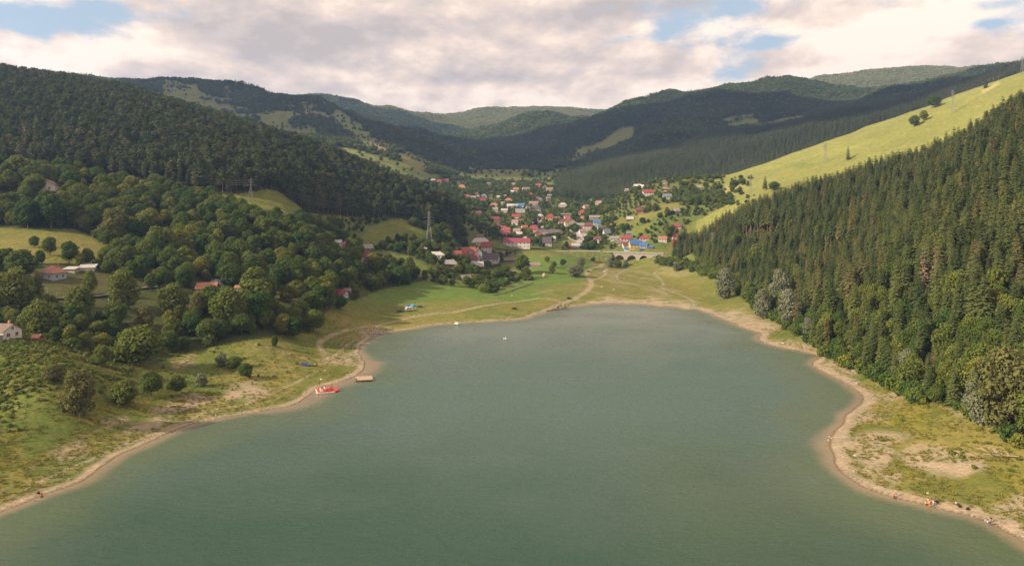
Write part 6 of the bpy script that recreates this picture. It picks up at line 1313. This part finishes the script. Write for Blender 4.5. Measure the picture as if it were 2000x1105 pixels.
for k, tp in enumerate(PYL['b']):
    if k % 2 == 0 or k < 3: cable(tp, far_pt(-240, 262 + 10 * k, 640), 9, 'thin cable running from the smaller pylon along the pine foot'); cable(tp, PYL['a'][k], 6, 'thin cable strung between the smaller and the tall pylon')
for a_, b_, lb in (('e', 'c', 'thin cable between the foot pylon and the low slope pylon'), ('c', 'd', 'thin cable between the low and the high slope pylon'), ('d', 'f', 'thin cable from the high slope pylon to the crest pylon')):
    for k in range(0, 6): cable(PYL[a_][k], PYL[b_][k], 7, lb)
def pole(u, v, hpx, label, m_=None, lamp=False, dmin=0, r_=.13):
    x, y, z = hit(u, v, dmin); H = hpx * y / F; e = empty('utility_pole' if not lamp else 'street_lamp', (x, y, z - .2), 0, label=label, cat='lamp' if lamp else 'pole', group='street lamps' if lamp else 'utility poles')
    MB().tube([(0, 0, 0), (0, 0, H)], [r_, r_ * .7], 6).make('post', m_ or CONC, e)
    if lamp:
        MB().tube([(0, 0, H), (-.3, 0, H + .45), (-1.3, 0, H + .55)], [.07, .06, .05], 5).make('arm', STEEL, e); MB().box(-1.5, 0, H + .52, .7, .28, .14).make('lamp_head', WHITE, e)
    else:
        MB().box(0, 0, H - .5, 1.8, .12, .12).make('crossbar', TIMB, e)
        for sx in (-.8, 0, .8): linkcopy('insulator', shared('ins', lambda: MB().tube([(0, 0, 0), (0, 0, .25)], [.07, .05], 5).make('i', WHITE)), e, (sx, 0, H - .44))
WOODP = mat('pole_wood', (.33, .26, .18), .9, .1)
for u, v, hp, lb in ((781, 419, 21, 'pole at the lower edge of the pine wood above the pylon meadow'), (665, 427, 21, 'pole in the clearing under the pine wood'), (601, 447, 12, 'short pole beside the small clearing below the pines'), (897, 462, 14, 'pole on the grassy slope behind the tall pylon'), (797, 505, 22, 'pole among the trees near the timber shed'), (728, 490, 16, 'pole beside the black gabled shed'), (843, 512, 18, 'pole in front of the white bungalow'), (1029, 492, 20, 'pole by the meadow road'), (1036, 486, 14, 'pole at the corner of the long white building'), (1055, 480, 12, 'pole near the steep plum roof'), (1192, 484, 18, 'pale pole next to the red roofs by the bridge'), (1168, 470, 22, 'pole on the bank behind the bridge'), (1281, 430, 14, 'pole on the sloping meadow'), (1285, 403, 14, 'pole below the upper hamlet'), (1040, 428, 14, 'pole in front of the church'), (1050, 430, 14, 'second pole in front of the church')):
    pole(u, v, hp, 'slender ' + lb, WOODP if hp < 21 else CONC)
pole(93, 586, 23, 'grey street lamp beside the half hidden road', lamp=True, r_=.1); pole(110, 590, 20, 'leaning wooden pole beside the street lamp', WOODP)
pole(1940, 165, 14, 'wooden pole on the crest of the grass slope', WOODP, dmin=900); pole(1950, 163, 13, 'second wooden pole on the crest of the grass slope', WOODP, dmin=900)

# ------------------------------------------------------------------ vehicles, camp, boats
car(597, 714, 178, 'blue', (.05, .08, .20), 'blue estate car parked on the grass above the red boat', L=4.6)
car(738, 652, 200, 'silver', (.42, .44, .48), 'silver hatchback parked near the inlet on the shore grass')
car(1005, 604, 172, 'black', (.012, .012, .014), 'black car parked alone on the lakeside meadow')
car(1112, 584, 190, 'anthracite', (.03, .032, .038), 'dark car on the dirt track bend', suv=True)
car(1149, 531, 200, 'anthracite', (.03, .032, .038), 'dark car far up the dirt track near the willow')
car(1181, 531, 100, 'white', (.7, .7, .68), 'white car on the stream track below the bridge')
car(781, 609, 200, 'navy', (.02, .025, .045), 'dark car hitched beside the caravan')
car(820, 600, 185, 'graphite', (.06, .055, .055), 'dark car with open tailgate behind the blue tents')
car(984, 495, 190, 'white', (.7, .7, .68), 'white van on the yard beside the plum roofed farmhouse', van=True, L=5.2)
car(1303, 497, 180, 'white', (.7, .7, .68), 'white car at the end of the bridge road')
x, y, z = hit(799, 607); e = empty('caravan', (x, y, z), R(24), label='cream caravan camped on the meadow beside two blue tents', cat='caravan'); KEEP_OUT.append((x, y, 8))
MB().prism([(-2.5, .55), (-2.6, 1.3), (-2.1, 2.3), (-1.5, 2.65), (1.7, 2.65), (2.3, 2.4), (2.5, 1.4), (2.4, .55)], -1.1, 1.1).make('body', mat('caravan_cream', (.66, .61, .52), .5, .3), e)
for xx in (-1.1, .9): window(e, xx, -1.1, 1.75, 1.1, .7)
window(e, -2.45, 0, 1.75, 1.3, .6, R(-90)); MB().box(-.1, -1.12, 1.45, .65, .06, 1.75).make('door', mat('caravan_door', (.5, .47, .42), .5, .3), e)
for sy in (-1, 1):
    g = MB(); V, Q = tube([(0, -.1, 0), (0, .1, 0)], [.33, .33], 12); g.add(V, Q); g.add(V, [tuple(range(12)), tuple(range(23, 11, -1))]); o = g.make('wheel', TYRE, e); o.location = (.1, sy * 1.0, .33)
MB().bar((-2.5, 0, .5), (-3.7, 0, .5), .07).make('drawbar', STEEL, e)
def tent(u, v, yaw, nm, col, label):
    x, y, z = hit(u, v); e = empty('dome_tent', (x, y, z), R(yaw), label=label, cat='tent', group='dome tents'); KEEP_OUT.append((x, y, 3))
    m = MB(); nu = 14; V = []; Fc = []
    for j in range(6):
        th = math.pi / 2 * j / 5
        for i in range(nu): an = 2 * math.pi * i / nu; q = 1 + .06 * math.cos(4 * an); V.append((1.9 * q * math.cos(th) * math.cos(an), 1.5 * q * math.cos(th) * math.sin(an), 1.45 * math.sin(th)))
    m.add(V, grid_faces(6, nu)); m.add([V[j * nu + i] for j in range(6) for i in (nu - 1, 0)], grid_faces(6, 2))
    m.make('canopy', cloth(nm, col), e, True)
    MB().add([(-.5, -1.52, .02), (.5, -1.52, .02), (.3, -1.30, .85), (-.3, -1.30, .85)], [(0, 1, 2, 3)]).make('door_flap', cloth('tent_dark', (.02, .03, .09)), e)
    for k in (1, -1): MB().tube([(1.93 * math.cos(t_) , k * 1.5 * math.cos(t_) * .78, 1.5 * math.sin(t_)) for t_ in np.linspace(0, math.pi, 9)], [.03] * 9, 4).make('pole', STEEL, e)
tent(795.5, 600, 30, 'royal_blue', (.035, .09, .42), 'royal blue dome tent right behind the caravan'); tent(807, 598, 10, 'sky_blue', (.06, .24, .46), 'sky blue dome tent next to the royal blue tent')
# red pedal boat pontoon
x, y = w2(640, 764); e = empty('pleasure_boat', (x, y, 0), R(22), label='red flat pleasure boat with white bow moored at the grassy point', cat='boat')
REDP = mat('red_boat_paint', (.46, .045, .03), .4, .4); WHP = mat('white_boat_paint', (.74, .71, .66), .4, .4); POLEM = mat('dark_pole', (.06, .055, .05), .6, .3)
def hullpoly(L_, B_, bow):
    return [(-L_ / 2, -B_ / 2), (L_ / 2 - bow, -B_ / 2), (L_ / 2, -B_ * .18), (L_ / 2, B_ * .18), (L_ / 2 - bow, B_ / 2), (-L_ / 2, B_ / 2)]
def plate(poly, z0, z1, q=1.0):
    m = MB(); n_ = len(poly); m.add([(a * q, b * q, z0) for a, b in poly] + [(a, b, z1) for a, b in poly], [tuple(range(n_))[::-1], tuple(range(n_, 2 * n_))] + [(i, (i + 1) % n_, (i + 1) % n_ + n_, i + n_) for i in range(n_)]); return m
plate(hullpoly(8.2, 6.4, 1.8), -.3, .42, .94).make('hull', REDP, e); plate(hullpoly(8.3, 6.5, 1.8), .42, .5).make('deck', mat('red_deck', (.40, .055, .035), .6, .3), e)
MB().box(-.8, -3.24, .3, 6.4, .12, .45).make('rubbing_strake', WHP, e); MB().box(-4.16, 0, .35, .14, 6.3, .5).make('transom', WHP, e)
for i, (a_, b_) in enumerate(((-2.4, -1.9), (-2.4, 1.6), (-.6, -1.8), (-.6, 1.7), (1.2, -1.5), (1.2, 1.5), (-2.4, -.1), (-.4, 0))):
    g = MB(); g.box(a_, b_, .8, 1.0, 1.3, .22); g.box(a_ - .45, b_, 1.15, .16, 1.3, .7); g.box(a_, b_, .6, .7, .9, .3); g.make('seat', mat('seat_red', (.50, .07, .04), .6, .3) if i % 3 else WHP, e)
for a_, b_, hh in ((-2.9, 2.8, 4.2), (1.9, 2.8, 3.0)):
    MB().bar((a_, b_, .5), (a_, b_, hh), .07).make('mast', POLEM, e)
MB().ball((-2.2, 2.8, 4.3), .3).make('mast_light', WHP, e, True); MB().tube([(-4.0, -3.1, 1.3), (2.2, -3.1, 1.3), (4.0, -1.0, 1.3), (4.0, 1.0, 1.3), (2.2, 3.1, 1.3), (-4.0, 3.1, 1.3)], [.05] * 6, 5).make('railing', REDP, e)
for a_, b_ in ((-4, -3.1), (-1.5, -3.1), (1, -3.1), (2.2, -3.1), (4, -1), (4, 1), (2.2, 3.1), (0, 3.1), (-2, 3.1), (-4, 3.1)): linkcopy('stanchion', shared('stn', lambda: MB().bar((0, 0, .5), (0, 0, 1.3), .045).make('s', REDP)), e, (a_, b_, 0))
# wooden swimming raft
x, y = w2(711, 741); e = empty('wooden_raft', (x, y, 0), R(14), label='flat wooden raft on dark floats off the grassy point', cat='raft')
PLANK = mat('raft_planks', (.36, .27, .19), .9, .1, var=.2, scale=2)
def plk(): return MB().box(0, 0, 0, .36, 7.2, .09).make('p', PLANK)
for i in range(18): linkcopy('plank', shared('plk', plk), e, (-3.3 + i * .388, 0, .62 + .012 * (i % 3)))
for yy in (-3.5, 0, 3.5): MB().box(0, yy, .47, 7.1, .2, .2).make('beam', TIMB, e)
for xx in (-3.0, -1.0, 1.0, 3.0):
    for yy in (-2.9, 0, 2.9): linkcopy('float', shared('flt', lambda: MB().prism([(.5 * math.cos(t_), .08 + .38 * math.sin(t_)) for t_ in np.linspace(0, 2 * math.pi, 11)[:-1]], -.55, .55).make('f', TYRE)), e, (xx * .92, yy, 0))
g = MB(); g.box(-3.2, -2.9, 1.0, .4, .5, .7); g.bar((-3.4, -2.9, 1.2), (-3.7, -2.9, -.2), .08); g.make('outboard_motor', POLEM, e)
# small white pedal boat by the meadow shore
def pedalo(u, v, yaw, s_, label, name='pedal_boat'):
    x, y = w2(u, v); e = empty(name, (x, y, 0), R(yaw), label=label, cat='boat', group='small boats'); e.scale = (s_, s_, s_)
    for yy in (-.75, .75):
        m = MB(); n_ = 9; V = []
        for i in range(n_):
            f = i / (n_ - 1) * 2 - 1; w_ = .42 * (1 - abs(f) ** 3) + .03
            V += [(f * 1.9, yy - w_, .34 + .12 * f * f), (f * 1.9, yy + w_, .34 + .12 * f * f), (f * 1.8, yy + w_ * .5, -.15 + .2 * f * f), (f * 1.8, yy - w_ * .5, -.15 + .2 * f * f)]
        for i in range(n_ - 1):
            for k in range(4): m.add([V[4 * i + k], V[4 * i + (k + 1) % 4], V[4 * i + 4 + (k + 1) % 4], V[4 * i + 4 + k]], [(3, 2, 1, 0)])
        m.make('float', WHP, e)
    MB().box(0, 0, .42, 2.4, 1.5, .1).make('deck', WHP, e)
    for yy in (-.4, .4): g = MB(); g.box(.4, yy, .62, .5, .6, .1); g.box(.7, yy, .95, .1, .6, .7); g.make('seat', WHP, e)
    MB().tube([(-1.3, 0, .45), (-1.55, 0, 1.1), (-1.3, 0, 1.75), (-1.7, 0, 1.9)], [.22, .13, .14, .05], 7).make('bow_post', WHP, e)
    return e
pedalo(891, 634, 70, 1.15, 'white pedal boat lying at the meadow shore'); pedalo(986, 662, 30, .6, 'tiny pale rowing boat alone on the open lake', 'rowing_boat')

# ------------------------------------------------------------------ people
def on(u, v): return hit(u, v)
WTE, BLK, REDC, BLU, YLW, KHK, ORG = ('white', (.66, .64, .6)), ('black', (.02, .02, .022)), ('red', (.42, .04, .04)), ('blue', (.05, .12, .34)), ('yellow', (.6, .42, .05)), ('khaki', (.24, .2, .12)), ('orange', (.5, .16, .04))
for (u, v, yw, ps, tp, lg, bare, lb) in (
    (1667, 757, 60, 'stand', WTE, KHK, 0, 'person in white shirt standing alone at the small cove'), (1673, 750, 200, 'walk', KHK, WTE, 0, 'person in khaki walking behind the one in white at the cove'),
    (1746, 972, 20, 'sit', REDC, BLK, 0, 'person in red sitting at the edge of the sandy beach'), (1750, 969, -60, 'stand', WTE, BLU, 1, 'bather in blue shorts next to the seated person in red'),
    (1809, 985, 10, 'sit', YLW, BLK, 0, 'person in yellow sitting on the beach beside bathers'), (1813, 986, -30, 'stand', ORG, REDC, 1, 'bather in red shorts standing on the beach'), (1818, 988, 40, 'stand', ORG, BLK, 1, 'bather in black shorts standing on the beach'), (1824, 985, 0, 'bend', BLU, WTE, 0, 'person in blue bending over on the beach'), (1815, 990, 90, 'walk', WTE, ORG, 1, 'bather in orange shorts wading into the shallows'),
    (1868, 985, 30, 'sit', WTE, BLK, 0, 'person in white lying back by the dark bags on the beach'), (1935, 1019, -20, 'bend', BLK, KHK, 0, 'person in black bending at the water edge near the fallen towel'), (1929, 1022, 60, 'sit', WTE, BLU, 0, 'person in white sitting beside the person in black'),
    (725, 659, 0, 'stand', BLK, BLU, 0, 'person in black standing by the inlet next to the silver hatchback'), (729, 658, 40, 'bend', KHK, BLK, 0, 'person in khaki bending by the inlet next to the silver hatchback'),
    (82, 970, 20, 'sit', REDC, BLK, 0, 'person in red sitting alone on the stony shore strip'), (811, 603, 0, 'sit', WTE, BLK, 0, 'camper in white sitting in front of the blue tents'), (881, 631, 30, 'stand', BLK, YLW, 0, 'person in black standing on the shore by the pedal boat')):
    x, y, z = on(u, v); person(x, y, max(z, -.25), yw, ps, tp, lg, lb, bare=bool(bare))
def bag(u, v, nm, col, label):
    x, y, z = hit(u, v); m = MB(); m.ball((0, 0, .25), .42, 1.15, .7, .62, 8, 5); o = m.make('beach_bag', cloth(nm, col), None, True); o.location = (x, y, z); tag(o, label, 'bag', 'bags on the beach')
    h_ = MB().tube([(-.28, 0, .42), (-.12, 0, .68), (.12, 0, .68), (.28, 0, .42)], [.03] * 4, 5).make('handle', cloth(nm, col), o)
bag(1875, 990, 'black', BLK[1], 'black bag beside the person in white lying back'); bag(1890, 995, 'black', BLK[1], 'black bag lying by itself on the sand'); bag(1829, 981, 'black', BLK[1], 'black bag behind the group of bathers'); bag(75, 964, 'black', BLK[1], 'black bag on the grass above the stony shore strip')

# ------------------------------------------------------------------ driftwood, fence, logs
def branchy(name, base, ang, L_, seed, m_, label, cat, n_=11, up=.35, r0=.2):
    q = random.Random(seed); x, y, z = base; d = np.array([math.cos(ang), math.sin(ang), .02]); g = MB(); P_ = [np.array([0, 0, .2]) + d * L_ * k / 6 + np.array([0, 0, .08 * q.random()]) for k in range(7)]
    g.tube(P_, [r0 * (1 - .11 * k) for k in range(7)], 6)
    for i in range(n_):
        f = .3 + .65 * q.random(); s_ = P_[int(f * 6)]; a2 = ang + q.choice((-1, 1)) * q.uniform(.25, 1.4); l2 = L_ * q.uniform(.15, .36); e1 = s_ + np.array([math.cos(a2) * l2 * .6, math.sin(a2) * l2 * .6, l2 * up * q.uniform(.5, 1.6)]); e2 = e1 + np.array([math.cos(a2 + .4) * l2 * .5, math.sin(a2 + .4) * l2 * .5, q.uniform(-.3, .4) * l2])
        g.tube([s_, e1, e2], [r0 * .42, r0 * .3, r0 * .12], 4)
    o = g.make(name, m_); o.location = (x, y, z); tag(o, label, cat); return o
DW = mat('driftwood', (.10, .075, .055), .9, .1); DW2 = mat('bleached_wood', (.33, .26, .19), .9, .1)
x, y, z = hit(1068, 608); branchy('driftwood_tree', (x, y, max(z, 0)), R(40), 22, 3, DW, 'dark stranded tree with bare branches at the track end on the shore', 'driftwood', 22, .55, .35)
x, y, z = hit(385, 716); branchy('fallen_branch', (x, y, z), R(150), 6, 4, DW2, 'pale fallen branch on the meadow beside the big dark tree', 'branch', 7, .5, .16)
x, y, z = hit(1990, 893); branchy('brushwood', (x, y, z), R(172), 13, 5, DW2, 'pale fallen treetop lying in the grass under the tall olive tree', 'branch', 20, .3, .2)
x, y, z = hit(1935, 1026); branchy('driftwood_stick', (x, y, z), R(10), 4, 6, DW, 'dark stick washed up next to the person in black', 'driftwood', 4, .3, .09)
for i, (u, v) in enumerate([(1036 + 5.2 * k, 555 - .62 * k) for k in range(17)]):
    x, y, z = hit(u, v); o = linkcopy('fence_post', shared('fp', lambda: MB().box(0, 0, .6, .24, .2, 1.5, top=.8).make('f', mat('grey_post', (.34, .31, .26), .9, .1))), None, (x, y, z), random.uniform(0, 3)); tag(o, 'pale short post in the row across the lakeside meadow', 'fence post', 'fence posts on the meadow')
P_ = drape([(962, 577), (985, 573), (1005, 566), (1022, 560), (1042, 553)]); P2 = [np.array([p[0], p[1], float(hgt(p[0], p[1]))]) for p in catmull(P_, 4)]
ribbon('ditch', P2, 2.6, mat('ditch_soil', (.055, .05, .03), .95, .05, var=.3), 'dark ditch edging the vegetable plots', 'ditch', lift=.15)
x, y, z = hit(1063, 540); o = MB().ball((0, 0, 1.6), 2.0, 1, 1, 1.3, 10, 7).make('haystack', mat('hay', (.38, .30, .19), .95, .05, var=.3)); o.location = (x, y, z - .6); tag(o, 'pale conical haystack near the willow by the track', 'haystack')
MB().bar((0, 0, 3.8), (0, 0, 5.0), .07).make('centre_pole', TIMB, o)
for i, (u, v, r_) in enumerate(((1176, 561, 1.2), (1199, 566, .9), (1530, 671, .8), (1670, 890, .55), (1000, 578, .8), (635, 724, .5), (615, 712, .5), (808, 617, .6), (1812, 963, .35))):
    x, y, z = hit(u, v); o = rock_mesh(40 + i, r_).make('boulder', mat('pale_rock', (.38, .345, .30), .9, .1)); o.location = (x, y, z + r_ * .2); tag(o, ['pale boulder on the grass flats near the stream track', 'smaller pale boulder on the grass flats', 'pale rock on the inner spit of the wooded bank', 'pale rock on the bare beach patch', 'pale rock on the hay meadow', 'pale rock on the point above the raft', 'pale rock beside the blue estate car', 'pale rock in the grass below the caravan', 'pale slab at the upper edge of the sandy beach'][i], 'rock')

plant_singles(); grow(); plant()
# ------------------------------------------------------------------ unseen cloud added outside the frame to shade the middle mountains (above the haze)
def cloud(name, pts, z0, th, seed, label):
    """flat-based heap cloud over the outline pts (ground x, y of its shadow)"""
    off = np.array([sd[0], sd[1]]) / sd[2]; P_ = catmull(pts + [pts[0]], 7)[:-1] ; c0 = P_.mean(0); n_ = len(P_); V = []
    jj = fbm(P_[:, 0] / 170, P_[:, 1] / 170, seed) - .5; rays = P_ - c0; P_ = c0 + rays * (1 + .5 * jj)[:, None]
    prof = [(1.0, 0.0), (1.02, .25), (.9, .55), (.66, .85), (.35, 1.0)]
    for k, (q, hh) in enumerate(prof):
        for i, p in enumerate(P_):
            xy = c0 + (p - c0) * q; b_ = fbm(np.array([xy[0] / 120]), np.array([xy[1] / 120]), seed + k)[0]; V.append((xy[0] + off[0] * z0, xy[1] + off[1] * z0, z0 + th * hh * (.6 + .8 * b_)))
    Fc = [tuple(map(int, f)) for f in grid_faces(len(prof), n_)]
    for k in range(len(prof) - 1): Fc.append((k * n_ + n_ - 1, k * n_, (k + 1) * n_, (k + 1) * n_ + n_ - 1))
    Fc.append(tuple(range(n_))[::-1]); Fc.append(tuple(range((len(prof) - 1) * n_, len(prof) * n_)))
    o = mesh_obj(name, V, Fc, mat('cloud_vapour', (.8, .78, .76), 1.0, 0.0, var=.03, scale=.004), smooth_f=True); tag(o, label, 'cloud', kind='structure')
CL = np.array
cloud('cloud', [CL(p, float) for p in [(-500, 2000), (-150, 1850), (300, 1850), (800, 1850), (1600, 1850), (2300, 2000), (2300, 2750), (1500, 3050), (600, 3400), (0, 3300), (-400, 2700)]], 1900, 200, 5, 'unseen broad heap cloud added to cast the shadow on the middle mountains')
HAZE_D = 7.5e-5

# ------------------------------------------------------------------ air
hm = bpy.data.materials.new('valley_haze'); hm.use_nodes = True; t = NT(hm.node_tree)
pv_ = t.n('ShaderNodeVolumePrincipled'); pv_.inputs['Color'].default_value = (0.33, 0.53, 1.0, 1); pv_.inputs['Density'].default_value = HAZE_D; pv_.inputs['Anisotropy'].default_value = 0.2
o = t.n('ShaderNodeOutputMaterial'); t.set(o.inputs['Volume'], pv_.outputs[0])
zt = float(GZ.max()) + 60; zb = float(GZ.min()) - 1.5
x1, y0, y1 = 7400, -450, 7000
hv = [(sx * x1, sy, sz) for sz in (zb, zt) for sy in (y0, y1) for sx in (-1, 1)]
hz_o = mesh_obj('haze', hv, [(0, 2, 3, 1), (4, 5, 7, 6), (0, 1, 5, 4), (2, 6, 7, 3), (0, 4, 6, 2), (1, 3, 7, 5)], hm)
tag(hz_o, 'thin blue summer haze filling the valley', 'haze', kind='stuff')
